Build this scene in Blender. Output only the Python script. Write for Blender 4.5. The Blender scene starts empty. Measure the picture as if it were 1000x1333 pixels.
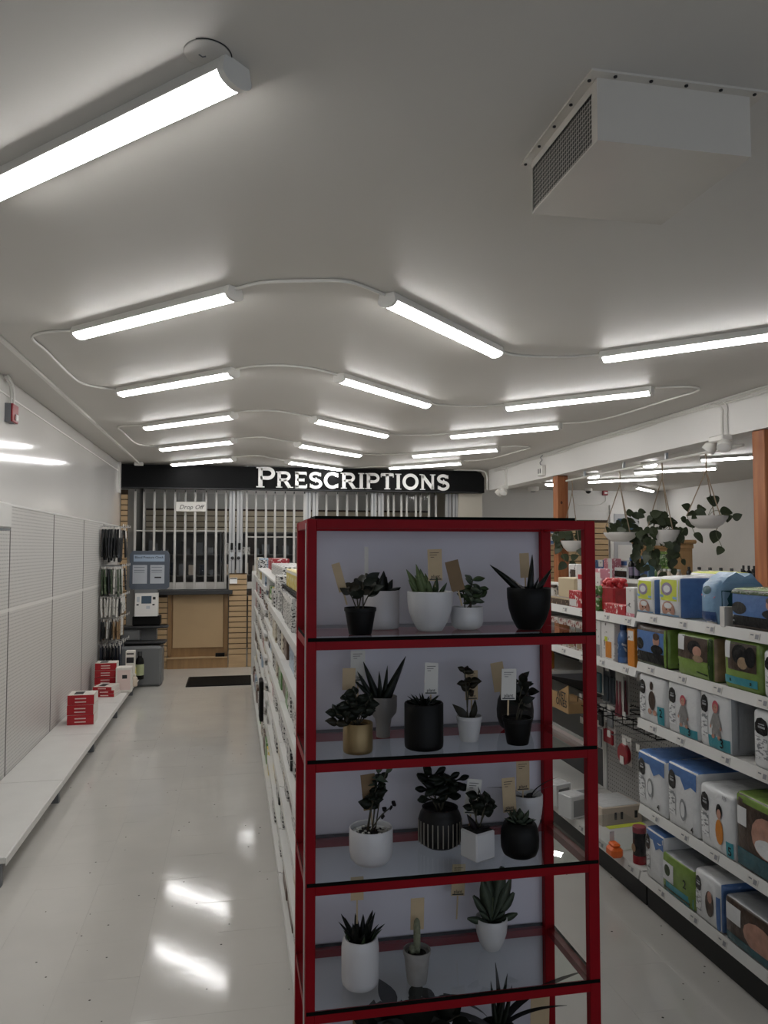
import bpy, math, random
from mathutils import Vector, Matrix
random.seed(7)
SC = bpy.context.scene
COL = SC.collection
PI = math.pi

# ------------------------------------------------------------ camera, world, exposure
F, VX, VY, CX, CY, CH = 1000.0, 304.0, 714.0, 500.0, 666.5, 1.72
_v = Vector((VX-CX, VY-CY, F)).normalized()
_p = math.atan((VY-CY)/F)
_u = Vector((0, -math.cos(_p), math.sin(_p)))
_x = _v.cross(_u)
if _x.x < 0: _x = -_x
R3 = Matrix((_x, _v, _u))                    # rows: the room's axes seen from the camera
cam = bpy.data.cameras.new('camera'); camo = bpy.data.objects.new('camera', cam); COL.objects.link(camo)
_r, _up, _f = R3 @ Vector((1, 0, 0)), R3 @ Vector((0, -1, 0)), R3 @ Vector((0, 0, 1))
camo.matrix_world = Matrix(((_r.x, _up.x, -_f.x, 0), (_r.y, _up.y, -_f.y, 0), (_r.z, _up.z, -_f.z, CH), (0, 0, 0, 1)))
cam.sensor_fit = 'HORIZONTAL'; cam.sensor_width = 36; cam.lens = 36.0*F/1000.0
cam.clip_start = 0.05; cam.clip_end = 100
SC.camera = camo
w = bpy.data.worlds.new('world'); SC.world = w; w.use_nodes = True
w.node_tree.nodes['Background'].inputs[0].default_value = (0.82, 0.86, 1.0, 1)   # overcast daylight outside the shop window behind the camera
w.node_tree.nodes['Background'].inputs[1].default_value = 1.12
vs = SC.view_settings
vs.view_transform = 'Standard'; vs.look = 'None'; vs.gamma = 1; vs.use_curve_mapping = False
vs.exposure = 0.32
LAMP = 23.5                                   # emission of the tube diffusers
por = bpy.data.lights.new('window_portal', 'AREA'); por.shape = 'RECTANGLE'; por.size = 9.4; por.size_y = 2.0; por.cycles.is_portal = True
poro = bpy.data.objects.new('window_portal', por); COL.objects.link(poro); poro.location = (3.6, -2.62, 1.5); poro.rotation_euler = (math.pi/2, 0, 0)   # guides the daylight through the shop window
SC.cycles.max_bounces = 10; SC.cycles.transparent_max_bounces = 24; SC.cycles.caustics_reflective = False
SC.cycles.sample_clamp_indirect = 4.0

def ray(px, py): return R3 @ Vector((px-CX, py-CY, F))
def onz(px, py, z): d = ray(px, py); return d*((z-CH)/d.z) + Vector((0, 0, CH))
def onx(px, py, x): d = ray(px, py); return d*(x/d.x) + Vector((0, 0, CH))
def ony(px, py, y): d = ray(px, py); return d*(y/d.y) + Vector((0, 0, CH))

# ------------------------------------------------------------ materials
def srgb(h):
    h = h.lstrip('#'); c = [int(h[i:i+2], 16)/255 for i in (0, 2, 4)]
    return tuple((x/12.92 if x <= 0.04045 else ((x+0.055)/1.055)**2.4) for x in c)
MATS = {}
def mat(name, col, rough=0.5, metal=0.0, spec=0.5, noise=0.0, nscale=8.0, bump=0.0, bscale=40.0, stretch=(1, 1, 1), coat=0.0, col2=None, emit=0.0):
    if name in MATS: return MATS[name]
    if isinstance(col, str): col = srgb(col)
    m = bpy.data.materials.new(name); m.use_nodes = True
    nt = m.node_tree; b = nt.nodes['Principled BSDF']
    b.inputs['Base Color'].default_value = (*col, 1); b.inputs['Roughness'].default_value = rough
    b.inputs['Metallic'].default_value = metal; b.inputs['Specular IOR Level'].default_value = spec
    b.inputs['Coat Weight'].default_value = coat
    if emit:
        b.inputs['Emission Color'].default_value = (1, 0.985, 0.975, 1); b.inputs['Emission Strength'].default_value = emit
    if noise or bump:
        tc = nt.nodes.new('ShaderNodeTexCoord'); mp = nt.nodes.new('ShaderNodeMapping')
        mp.inputs['Scale'].default_value = stretch; nt.links.new(tc.outputs['Object'], mp.inputs[0])
    if noise:
        n = nt.nodes.new('ShaderNodeTexNoise'); n.inputs['Scale'].default_value = nscale; n.inputs['Detail'].default_value = 4
        nt.links.new(mp.outputs[0], n.inputs['Vector'])
        r = nt.nodes.new('ShaderNodeMapRange'); r.inputs[1].default_value = 0.3; r.inputs[2].default_value = 0.7
        nt.links.new(n.outputs[0], r.inputs[0])
        x = nt.nodes.new('ShaderNodeMix'); x.data_type = 'RGBA'
        c2 = srgb(col2) if isinstance(col2, str) else (col2 or tuple(c*(1-noise) for c in col))
        x.inputs[6].default_value = (*col, 1); x.inputs[7].default_value = (*c2, 1)
        nt.links.new(r.outputs[0], x.inputs[0]); nt.links.new(x.outputs[2], b.inputs['Base Color'])
    if bump:
        n = nt.nodes.new('ShaderNodeTexNoise'); n.inputs['Scale'].default_value = bscale; n.inputs['Detail'].default_value = 3
        nt.links.new(mp.outputs[0], n.inputs['Vector'])
        bp = nt.nodes.new('ShaderNodeBump'); bp.inputs['Strength'].default_value = bump; bp.inputs['Distance'].default_value = 0.01
        nt.links.new(n.outputs[0], bp.inputs['Height']); nt.links.new(bp.outputs[0], b.inputs['Normal'])
    MATS[name] = m
    return m
def glass(name, tint, ior=1.5, rough=0.0, boost=1.0):
    m = bpy.data.materials.new(name); m.use_nodes = True; nt = m.node_tree; nt.nodes.clear()
    o = nt.nodes.new('ShaderNodeOutputMaterial'); t = nt.nodes.new('ShaderNodeBsdfTransparent'); g = nt.nodes.new('ShaderNodeBsdfGlossy')
    t.inputs[0].default_value = (*tint, 1); g.inputs['Roughness'].default_value = rough; g.inputs[0].default_value = (boost, boost, boost, 1)
    fr = nt.nodes.new('ShaderNodeFresnel'); fr.inputs[0].default_value = ior
    mx = nt.nodes.new('ShaderNodeMixShader'); nt.links.new(t.outputs[0], mx.inputs[1])
    ge = nt.nodes.new('ShaderNodeNewGeometry'); mu = nt.nodes.new('ShaderNodeMath'); mu.operation = 'SUBTRACT'; mu.use_clamp = True   # only the entering face reflects
    nt.links.new(fr.outputs[0], mu.inputs[0]); nt.links.new(ge.outputs['Backfacing'], mu.inputs[1]); nt.links.new(mu.outputs[0], mx.inputs[0])
    nt.links.new(g.outputs[0], mx.inputs[2])
    nt.links.new(mx.outputs[0], o.inputs[0]); MATS[name] = m
    return m
def dots(name, col, hole, pitch, rad, axes, rough=0.45, spec=0.4):
    """perforated board: small round holes at a fixed pitch"""
    m = mat(name, col, rough, spec=spec); nt = m.node_tree; b = nt.nodes['Principled BSDF']
    tc = nt.nodes.new('ShaderNodeTexCoord'); s = nt.nodes.new('ShaderNodeSeparateXYZ'); nt.links.new(tc.outputs['Object'], s.inputs[0])
    def mth(op, a, bb=None):
        n = nt.nodes.new('ShaderNodeMath'); n.operation = op
        for i, q in enumerate((a, bb)):
            if q is None: continue
            if hasattr(q, 'is_output'): nt.links.new(q, n.inputs[i])
            else: n.inputs[i].default_value = q
        return n.outputs[0]
    ds = []
    for a, pt in zip(axes, pitch):
        fr = mth('FRACT', mth('DIVIDE', s.outputs[a], pt)); d = mth('MULTIPLY', mth('SUBTRACT', fr, 0.5), pt); ds.append(mth('MULTIPLY', d, d))
    k = mth('LESS_THAN', mth('ADD', *ds), rad*rad)
    x = nt.nodes.new('ShaderNodeMix'); x.data_type = 'RGBA'; c = srgb(col) if isinstance(col, str) else col
    x.inputs[6].default_value = (*c, 1); x.inputs[7].default_value = (*(srgb(hole) if isinstance(hole, str) else hole), 1)
    nt.links.new(k, x.inputs[0]); nt.links.new(x.outputs[2], b.inputs['Base Color'])
    return m
def printed(name, base, ink, scale=(60, 60, 60), amount=0.5, rough=0.35):
    """small unreadable print: blotchy ink marks on a pack"""
    m = mat(name, base, rough); nt = m.node_tree; b = nt.nodes['Principled BSDF']
    tc = nt.nodes.new('ShaderNodeTexCoord'); mp = nt.nodes.new('ShaderNodeMapping'); mp.inputs['Scale'].default_value = scale
    nt.links.new(tc.outputs['Object'], mp.inputs[0])
    n = nt.nodes.new('ShaderNodeTexNoise'); n.inputs['Scale'].default_value = 1.0; n.inputs['Detail'].default_value = 2.5; nt.links.new(mp.outputs[0], n.inputs['Vector'])
    r = nt.nodes.new('ShaderNodeMapRange'); r.inputs[1].default_value = 1-amount; r.inputs[2].default_value = 1-amount+0.05; nt.links.new(n.outputs[0], r.inputs[0])
    x = nt.nodes.new('ShaderNodeMix'); x.data_type = 'RGBA'
    x.inputs[6].default_value = (*srgb(base), 1); x.inputs[7].default_value = (*srgb(ink), 1)
    nt.links.new(r.outputs[0], x.inputs[0]); nt.links.new(x.outputs[2], b.inputs['Base Color'])
    return m

# ------------------------------------------------------------ mesh builder
class MB:
    def __init__(s): s.v = []; s.f = []; s.m = []
    def add(s, vs, fs, mi=0, M=None):
        o = len(s.v)
        for p in vs:
            p = Vector(p); s.v.append(tuple(M @ p) if M is not None else tuple(p))
        for f in fs: s.f.append(tuple(o+i for i in f)); s.m.append(mi)
        return s
    def box(s, x0, x1, y0, y1, z0, z1, mi=0, M=None):
        return s.add([(x0, y0, z0), (x1, y0, z0), (x1, y1, z0), (x0, y1, z0), (x0, y0, z1), (x1, y0, z1), (x1, y1, z1), (x0, y1, z1)],
                     [(3, 2, 1, 0), (4, 5, 6, 7), (0, 1, 5, 4), (1, 2, 6, 5), (2, 3, 7, 6), (3, 0, 4, 7)], mi, M)
    def rbox(s, x0, x1, y0, y1, z0, z1, r=0.004, mi=0, M=None):
        """box with chamfered edges"""
        c = ((x0+x1)/2, (y0+y1)/2, (z0+z1)/2); h = ((x1-x0)/2, (y1-y0)/2, (z1-z0)/2); r = min(r, *[q*0.9 for q in h])
        vs, idx = [], {}
        for sx in (-1, 1):
            for sy in (-1, 1):
                for sz in (-1, 1):
                    sg = (sx, sy, sz)
                    for a in range(3):
                        idx[sg, a] = len(vs)
                        vs.append(tuple(c[i]+sg[i]*(h[i] if i == a else h[i]-r) for i in range(3)))
        fs = []
        for a in range(3):
            b, d = (a+1) % 3, (a+2) % 3
            for sg in (-1, 1):
                q = []
                for (p, t) in ((-1, -1), (1, -1), (1, 1), (-1, 1)):
                    k = [0, 0, 0]; k[a] = sg; k[b] = p; k[d] = t; q.append(idx[tuple(k), a])
                fs.append(q if sg > 0 else q[::-1])
        for a in range(3):
            b, d = (a+1) % 3, (a+2) % 3
            for p in (-1, 1):
                for t in (-1, 1):
                    k0 = [0, 0, 0]; k1 = [0, 0, 0]; k0[a] = -1; k1[a] = 1
                    for k in (k0, k1): k[b] = p; k[d] = t
                    q = [idx[tuple(k0), b], idx[tuple(k1), b], idx[tuple(k1), d], idx[tuple(k0), d]]
                    fs.append(q if p*t > 0 else q[::-1])
        for sx in (-1, 1):
            for sy in (-1, 1):
                for sz in (-1, 1):
                    q = [idx[(sx, sy, sz), a] for a in range(3)]; fs.append(q if sx*sy*sz > 0 else q[::-1])
        return s.add(vs, fs, mi, M)
    def tube(s, pts, r=0.01, n=8, mi=0, cap=True):
        pts = [Vector(p) for p in pts]; rs = r if isinstance(r, (list, tuple)) else [r]*len(pts)
        vs = []; fs = []; ref = None
        for i, p in enumerate(pts):
            t = (pts[min(i+1, len(pts)-1)]-pts[max(i-1, 0)]).normalized()
            if ref is None:
                ref = Vector((0, 0, 1)) if abs(t.z) < 0.9 else Vector((1, 0, 0))
            a = t.cross(ref).normalized(); b = a.cross(t).normalized(); ref = b
            for k in range(n):
                q = 2*PI*k/n; vs.append(p + (a*math.cos(q)+b*math.sin(q))*rs[i])
        for i in range(len(pts)-1):
            for k in range(n):
                k2 = (k+1) % n; fs.append((i*n+k2, i*n+k, (i+1)*n+k, (i+1)*n+k2))
        if cap: fs.append(tuple(range(n))); fs.append(tuple(len(vs)-1-k for k in range(n)))
        return s.add(vs, fs, mi)
    def lathe(s, prof, n=20, c=(0, 0, 0), mi=0, cap=True, M=None):
        vs = []; fs = []
        for (r, z) in prof:
            for k in range(n):
                a = 2*PI*k/n; vs.append((c[0]+r*math.cos(a), c[1]+r*math.sin(a), c[2]+z))
        for i in range(len(prof)-1):
            for k in range(n):
                k2 = (k+1) % n; fs.append((i*n+k, i*n+k2, (i+1)*n+k2, (i+1)*n+k))
        if cap: fs.append(tuple(range(n))[::-1]); fs.append(tuple((len(prof)-1)*n+k for k in range(n)))
        return s.add(vs, fs, mi, M)
    def ball(s, c, r, nu=10, nv=7, mi=0, M=None):
        r = r if isinstance(r, (tuple, list)) else (r, r, r)
        vs = [(c[0], c[1], c[2]-r[2])]; fs = []
        for j in range(1, nv):
            b = -PI/2+PI*j/nv
            for k in range(nu):
                a = 2*PI*k/nu; vs.append((c[0]+r[0]*math.cos(b)*math.cos(a), c[1]+r[1]*math.cos(b)*math.sin(a), c[2]+r[2]*math.sin(b)))
        vs.append((c[0], c[1], c[2]+r[2])); L = len(vs)-1
        for k in range(nu):
            k2 = (k+1) % nu; fs.append((0, 1+k2, 1+k)); fs.append((L, 1+(nv-2)*nu+k, 1+(nv-2)*nu+k2))
            for j in range(nv-2): fs.append((1+j*nu+k, 1+j*nu+k2, 1+(j+1)*nu+k2, 1+(j+1)*nu+k))
        return s.add(vs, fs, mi, M)
    def prism(s, poly, d, mi=0, M=None):
        """polygon in the local xy plane (counter-clockwise), extruded to z = d"""
        n = len(poly); vs = [(x, y, 0) for x, y in poly]+[(x, y, d) for x, y in poly]
        fs = [tuple(range(n))[::-1], tuple(range(n, 2*n))]+[(i, (i+1) % n, n+(i+1) % n, n+i) for i in range(n)]
        return s.add(vs, fs, mi, M)
    def stroke(s, pts, wd, d, mi=0, M=None):
        """a thick 2D line, extruded"""
        pts = [Vector(p) for p in pts]; L = []; Rr = []
        for i, p in enumerate(pts):
            t0 = (p-pts[i-1]).normalized() if i else (pts[1]-p).normalized()
            t1 = (pts[i+1]-p).normalized() if i < len(pts)-1 else t0
            nrm = Vector((-(t0.y+t1.y), t0.x+t1.x)).normalized(); k = wd/2/max(0.5, nrm.dot(Vector((-t0.y, t0.x))))
            L.append(p+nrm*k); Rr.append(p-nrm*k)
        for i in range(len(pts)-1):
            s.prism([tuple(Rr[i]), tuple(Rr[i+1]), tuple(L[i+1]), tuple(L[i])], d, mi, M)
        return s
    def build(s, name, mats, parent=None, angle=40, flat=False):
        me = bpy.data.meshes.new(name); me.from_pydata(s.v, [], s.f)
        mats = mats if isinstance(mats, (list, tuple)) else [mats]
        for m in mats: me.materials.append(m if not isinstance(m, str) else MATS[m])
        if len(mats) > 1: me.polygons.foreach_set('material_index', s.m)
        if not flat:
            me.polygons.foreach_set('use_smooth', [True]*len(s.f)); me.set_sharp_from_angle(angle=math.radians(angle))
        me.update()
        return link(name, me, parent)
def link(name, me, parent=None):
    o = bpy.data.objects.new(name, me); COL.objects.link(o)
    if parent: o.parent = parent
    return o
def tag(o, label, cat, group=None):
    o['label'] = label; o['category'] = cat
    if group: o['group'] = group
    return o
def thing(name, label, cat, loc=(0, 0, 0), rz=0, group=None):
    o = bpy.data.objects.new(name, None); COL.objects.link(o); o.empty_display_size = 0.05
    o.location = loc; o.rotation_euler = (0, 0, rz)
    return tag(o, label, cat, group)
def struct(o): o['kind'] = 'structure'; return o
def put(o, loc, rz=0): o.location = loc; o.rotation_euler = (0, 0, rz); return o
def copy_tree(o, parent=None):
    c = o.copy(); COL.objects.link(c); c.parent = parent
    for ch in o.children: copy_tree(ch, c)
    return c
def smoothpath(pts, k=6):
    pts = [Vector(p) for p in pts]; out = []
    P = [pts[0]*2-pts[1]]+pts+[pts[-1]*2-pts[-2]]
    for i in range(1, len(P)-2):
        for j in range(k):
            t = j/k; a, b, c, d = P[i-1], P[i], P[i+1], P[i+2]
            out.append(0.5*((2*b)+(c-a)*t+(2*a-5*b+4*c-d)*t*t+(3*b-a-3*c+d)*t**3))
    return out+[pts[-1]]
_TX = {}
def textmesh(t, bold=0.0, shear=0.0):
    """letters of the built-in font, flat, height about 0.7, baseline at 0"""
    k = (t, bold, shear)
    if k not in _TX:
        cu = bpy.data.curves.new('t', 'FONT'); cu.body = t; cu.size = 1; cu.offset = bold; cu.shear = shear; cu.resolution_u = 2; cu.align_x = 'CENTER'
        ob = bpy.data.objects.new('t', cu); COL.objects.link(ob); bpy.context.view_layer.update()
        me = bpy.data.meshes.new_from_object(ob.evaluated_get(bpy.context.evaluated_depsgraph_get()))
        _TX[k] = ([tuple(v.co) for v in me.vertices], [tuple(p.vertices) for p in me.polygons])
        bpy.data.objects.remove(ob); bpy.data.curves.remove(cu); bpy.data.meshes.remove(me)
    return _TX[k]
def text(mb, t, M, mi=0, bold=0.0, shear=0.0):
    v, f = textmesh(t, bold, shear); mb.add(v, f, mi, M)
def frame(o, ax, ay):
    """matrix with origin o, local x along ax, local y along ay"""
    ax = Vector(ax).normalized(); ay = Vector(ay).normalized(); az = ax.cross(ay)
    return Matrix(((ax.x, ay.x, az.x, o[0]), (ax.y, ay.y, az.y, o[1]), (ax.z, ay.z, az.z, o[2]), (0, 0, 0, 1)))
def ordn(n):
    w_ = ['zeroth', 'first', 'second', 'third', 'fourth', 'fifth', 'sixth', 'seventh', 'eighth', 'ninth', 'tenth', 'eleventh', 'twelfth', 'thirteenth', 'fourteenth', 'fifteenth', 'sixteenth', 'seventeenth', 'eighteenth', 'nineteenth', 'twentieth']
    return w_[n] if n <= 20 else 'twenty-'+w_[n-20] if n < 30 else 'thirty-'+w_[n-30] if n > 30 else 'thirtieth'
_CNT = {}
def nth(k): _CNT[k] = _CNT.get(k, 0)+1; return ordn(_CNT[k])
def scl(k, ky=None): return Matrix.Diagonal((k, ky or k, k, 1))

mat('ceiling_paint', '#c6c3bd', 0.50, spec=0.3, noise=0.04, nscale=1.5, bump=0.05, bscale=6)
mat('wall_paint', '#cfcdc9', 0.55, noise=0.05, nscale=2)
mat('white_panel', '#e2e0dc', 0.10, bump=0.04, bscale=1.6, coat=0.3)
mat('white_metal', '#dcdad6', 0.35)
mat('beam_paint', '#dedcd8', 0.5)
mat('lamp_white', '#d8d6d0', 0.4)
mat('shelf_white', '#d6d5d1', 0.4, noise=0.06, nscale=5)
mat('shelf_grey', '#86868a', 0.45)
mat('kick_black', '#121213', 0.5)
mat('black', '#090909', 0.6, spec=0.2)
mat('black_gloss', '#0a0a0b', 0.18)
mat('dark_grey', '#2b2c2e', 0.5)
mat('mid_grey', '#6e7175', 0.5)
mat('alu', '#b9bbbd', 0.35, metal=0.7)
mat('red_metal', '#8a0715', 0.45, spec=0.12, noise=0.15, nscale=12)
mat('post_wood', '#a5693f', 0.5, noise=0.35, nscale=3, stretch=(8, 8, 0.7), col2='#874c29')
mat('slat_wood', '#b89c76', 0.5, noise=0.2, nscale=3, stretch=(1, 6, 12))
mat('counter_wood', '#a07e55', 0.45, noise=0.25, nscale=3, stretch=(6, 6, 0.8))
mat('panel_wood', '#b99e78', 0.5, noise=0.12, nscale=2)
mat('cabinet_wood', '#9c7a50', 0.5, noise=0.2, nscale=3, stretch=(6, 6, 0.8))
mat('sign_black', '#0a0b0c', 0.65, spec=0.15)
mat('slat_gap', '#3a2b1d', 0.8)
mat('seam_grey', '#7f7d7a', 0.5)
mat('letter_white', '#f1f0ee', 0.5)
mat('soil', '#15110e', 0.95, bump=0.8, bscale=120)
mat('rope', '#8b7a66', 0.8)
mat('tag_tan', '#c0aa88', 0.7, noise=0.1, nscale=30)
mat('tag_white', '#cfccc6', 0.7)
mat('tag_brown', '#7d6547', 0.7, noise=0.1, nscale=30)
mat('ink', '#18171a', 0.6)
glass('shelf_glass', (0.90, 0.93, 0.92), 1.5)
glass('clear_plastic', (0.93, 0.94, 0.94), 1.4, 0.08)
dots('perf_panel', '#cac8c4', '#8b8986', (0.0254, 0.0254), 0.0052, ('Y', 'Z'), 0.35)
dots('peg_grey', '#a5a3a0', '#1c1b1b', (0.0254, 0.0254), 0.004, ('Y', 'Z'), 0.5)
mat('tube_glow', '#ffffff', 0.4, emit=LAMP)

# ------------------------------------------------------------ the room
CEIL = 2.93
YP = 11.45                                    # front of the pharmacy
def floor_mat():
    m = mat('floor_vinyl', '#bdbab3', 0.09, spec=0.5); nt = m.node_tree; b = nt.nodes['Principled BSDF']
    tc = nt.nodes.new('ShaderNodeTexCoord'); g = nt.nodes.new('ShaderNodeNewGeometry')
    n = nt.nodes.new('ShaderNodeTexNoise'); n.inputs['Scale'].default_value = 3; n.inputs['Detail'].default_value = 6; nt.links.new(g.outputs['Position'], n.inputs['Vector'])
    x = nt.nodes.new('ShaderNodeMix'); x.data_type = 'RGBA'; x.inputs[6].default_value = (*srgb('#cbc8c1'), 1); x.inputs[7].default_value = (*srgb('#bcb9b3'), 1)
    nt.links.new(n.outputs[0], x.inputs[0])
    vo = nt.nodes.new('ShaderNodeTexVoronoi'); vo.inputs['Scale'].default_value = 11; nt.links.new(g.outputs['Position'], vo.inputs['Vector'])
    lt = nt.nodes.new('ShaderNodeMath'); lt.operation = 'LESS_THAN'; lt.inputs[1].default_value = 0.05; nt.links.new(vo.outputs['Distance'], lt.inputs[0])
    y = nt.nodes.new('ShaderNodeMix'); y.data_type = 'RGBA'; y.inputs[7].default_value = (*srgb('#4c4844'), 1)
    nt.links.new(lt.outputs[0], y.inputs[0]); nt.links.new(x.outputs[2], y.inputs[6]); nt.links.new(y.outputs[2], b.inputs['Base Color'])
    bn = nt.nodes.new('ShaderNodeTexNoise'); bn.inputs['Scale'].default_value = 18; bn.inputs['Detail'].default_value = 3; nt.links.new(g.outputs['Position'], bn.inputs['Vector'])
    bp = nt.nodes.new('ShaderNodeBump'); bp.inputs['Strength'].default_value = 0.025; bp.inputs['Distance'].default_value = 0.01
    nt.links.new(bn.outputs[0], bp.inputs['Height']); nt.links.new(bp.outputs[0], b.inputs['Normal'])
    return m
floor_mat()
X0, X1, Y0, Y1 = -1.59, 8.85, -2.6, 14.9
floor = struct(MB().box(X0-.1, X1+.1, Y0-.1, Y1+.1, -0.103, -0.003).build('floor', 'floor_vinyl', flat=True))
T = 0.305
tile = MB().box(-T/2+.0002, T/2-.0002, -T/2+.0002, T/2-.0002, -0.003, 0.0)
tile_me = None
for i in range(-5, 7):
    for j in range(-3, 28):
        cx, cy = -0.05+(i+.5)*T, 3.0+(j+.5)*T
        if not (cx < 0.33 or (cx > 0.85 and cy < 5.5) or cy < 2.5): continue
        if cx < X0+T/2-.01: continue
        if tile_me is None:
            o = tile.build('floor_tile', 'floor_vinyl', floor, flat=True); tile_me = o.data
        else: o = link('floor_tile', tile_me, floor)
        o.location = (cx, cy, -0.0004); o.rotation_euler = (random.gauss(0, .0011), random.gauss(0, .0011), 0)
struct(MB().box(X0-.1, X1+.1, Y0-.1, Y1+.1, CEIL, CEIL+.1).build('ceiling', 'ceiling_paint', flat=True))
wl = struct(MB().box(X0-.1, X0, Y0, Y1, 0, CEIL).build('wall_left', 'white_panel', flat=True))
struct(MB().box(X1, X1+.1, Y0, Y1, 0, CEIL).build('wall_right', 'wall_paint', flat=True))
struct(MB().box(X0, X1, Y1, Y1+.1, 0, CEIL).build('wall_back', 'wall_paint', flat=True))
struct(MB().box(X0, X1, Y0-.1, Y0, 0, .5).box(X0, X1, Y0-.1, Y0, 2.5, CEIL).box(X0, -1.1, Y0-.1, Y0, .5, 2.5).box(8.3, X1, Y0-.1, Y0, .5, 2.5).build('wall_front', 'wall_paint', flat=True))
glass('window_glass', (0.92, 0.95, 0.95), 1.5)
for k in range(4):                            # shop window behind the camera
    x0 = -1.1+k*2.35
    wn = struct(MB().box(x0+.05, x0+2.30, Y0-.055, Y0-.049, .55, 2.45).build('window_%d' % (k+1), 'window_glass', flat=True))
    f_ = MB()
    for q in ((x0, x0+.05, .5, 2.5), (x0+2.30, x0+2.35, .5, 2.5), (x0+.05, x0+2.30, .5, .55), (x0+.05, x0+2.30, 2.45, 2.5)):
        MB().box(q[0], q[1], Y0-.08, Y0-.02, q[2], q[3]).build('window_frame', 'alu', wn, flat=True)
mat('beige_wall', '#b7b1a4', 0.6)
struct(MB().box(3.42, 3.80, YP, YP+.1, 0, 2.93).box(3.70, 3.80, YP+.1, Y1, 0, 2.93).build('wall_pharmacy', 'beige_wall', flat=True))
# thin seam strip along the upper left wall, white corner strip beside the sign
struct(MB().box(X0, X0+.006, 3.5, 11.3, 2.80, 2.812).build('trim_1', 'white_metal'))
struct(MB().box(X0, X0+.03, 11.18, 11.29, 2.50, 2.93).build('trim_2', 'white_metal'))
# chair-rail line across the far wall of the side room
struct(MB().box(3.8, X1, Y1-.015, Y1, 2.505, 2.53).build('trim_3', 'wall_paint'))
struct(MB().box(3.86, 4.06, Y0, 11.30, 2.615, CEIL).build('beam', 'beam_paint', flat=True))['label'] = 'long white ceiling beam running the length of the shop'

for yy, lb in ((5.05, 'square orange-brown timber post at the right edge, nearest under the beam'), (8.78, 'square orange-brown timber post behind the top of the red rack')):
    t = thing('wooden_post', lb, 'post', (3.95, yy+.07, 0))
    MB().rbox(-.07, .07, -.07, .07, 0, 2.612, .006).build('shaft', 'post_wood', t)
    mat('knot', '#4a2410', 0.6)
    for zz, xx in ((2.28, -.02), (1.93, .02), (1.5, -.03)):
        MB().prism([(xx+.014*math.cos(a), .02*math.sin(a)) for a in [2*PI*q/10 for q in range(10)]], .0012, 0, frame((0, -.07, zz), (1, 0, 0), (0, 0, 1))).build('knot', 'knot', t)

# ------------------------------------------------------------ ceiling lights
def make_light():
    t = thing('tube_light', '', 'light')
    L = 0.6
    prof = [(-.040, 0), (.040, 0), (.050, -.038), (-.050, -.038)]
    M = Matrix(((0, 0, 1, -L+.012), (1, 0, 0, 0), (0, 1, 0, 0), (0, 0, 0, 1)))
    MB().prism(prof[::-1], 2*L-.024, 0, M).build('housing', 'lamp_white', t, flat=True)
    arc = [(.040*math.cos(a), -.038-.026*math.sin(a)) for a in [PI*q/10 for q in range(11)]]
    MB().prism(arc[::-1], 2*L-.04, 0, Matrix.Translation((.008, 0, 0)) @ M).build('diffuser', 'tube_glow', t)
    for sgn in (-1, 1):
        cap = [(.050*math.cos(a), -.038-.028*math.sin(a)) for a in [PI*q/10 for q in range(11)]]+[(-.041, 0), (.041, 0)]
        MB().prism(cap[::-1], .02, 0, Matrix(((0, 0, 1, -L if sgn < 0 else L-.02), (1, 0, 0, 0), (0, 1, 0, 0), (0, 0, 0, 1)))).build('end_cap', 'lamp_white', t)
    return t
light0 = make_light(); _first = [True]
ORD = ['first', 'second', 'third', 'fourth', 'fifth', 'sixth']
def place_light(c, rz, label, group):
    o = light0 if _first[0] else copy_tree(light0); _first[0] = False
    o.location = (c[0], c[1], CEIL); o.rotation_euler = (0, 0, rz); o['label'] = label; o['group'] = group
HL = 0.6*math.sqrt(.5)
LY = [1.89, 3.57, 5.20, 6.89, 8.53, 10.22]
for i, y in enumerate(LY):
    lb = 'large white tube light at the upper left corner, nearest the camera' if i == 0 else 'glowing tube light in the left column of ceiling lights, %s from the camera' % ORD[i]
    place_light((-.425, y+HL), -PI/4, lb, 'tube lights of the left column')
MY = [3.52, 5.22, 6.96, 8.68, 10.42]
for i, y in enumerate(MY):
    place_light((1.125, y+HL), PI/4, 'glowing tube light in the middle column of ceiling lights, %s from the camera' % ORD[i], 'tube lights of the middle column')
RY = [4.36, 6.06, 7.72, 9.45, 10.93]
for i, y in enumerate(RY):
    place_light((2.65, y-HL), -PI/4, 'glowing tube light left of the white beam, %s from the camera' % ORD[i], 'tube lights of the right column')
for (a, b, lb) in (((828, 618), (932, 612), 'tube light beyond the beam, behind the rope of the middle hanging planter'),
                   ((766, 629), (856, 626), 'tube light beyond the beam, nearest the square timber post behind the rack'),
                   ((827, 637), (850, 641), 'short-looking farthest tube light beyond the beam, slanting down to the right'),
                   ((912, 602), (982, 598), 'tube light beyond the beam, left of the nearest timber post')):
    A = onz(*a, CEIL-.07); B = onz(*b, CEIL-.07); c = (A+B)/2; up = B.y < A.y
    if a[0] == 912: c = A+Vector((HL, -HL, 0))
    place_light(c, -PI/4 if up else PI/4, lb, 'tube lights of the side room')

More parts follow.
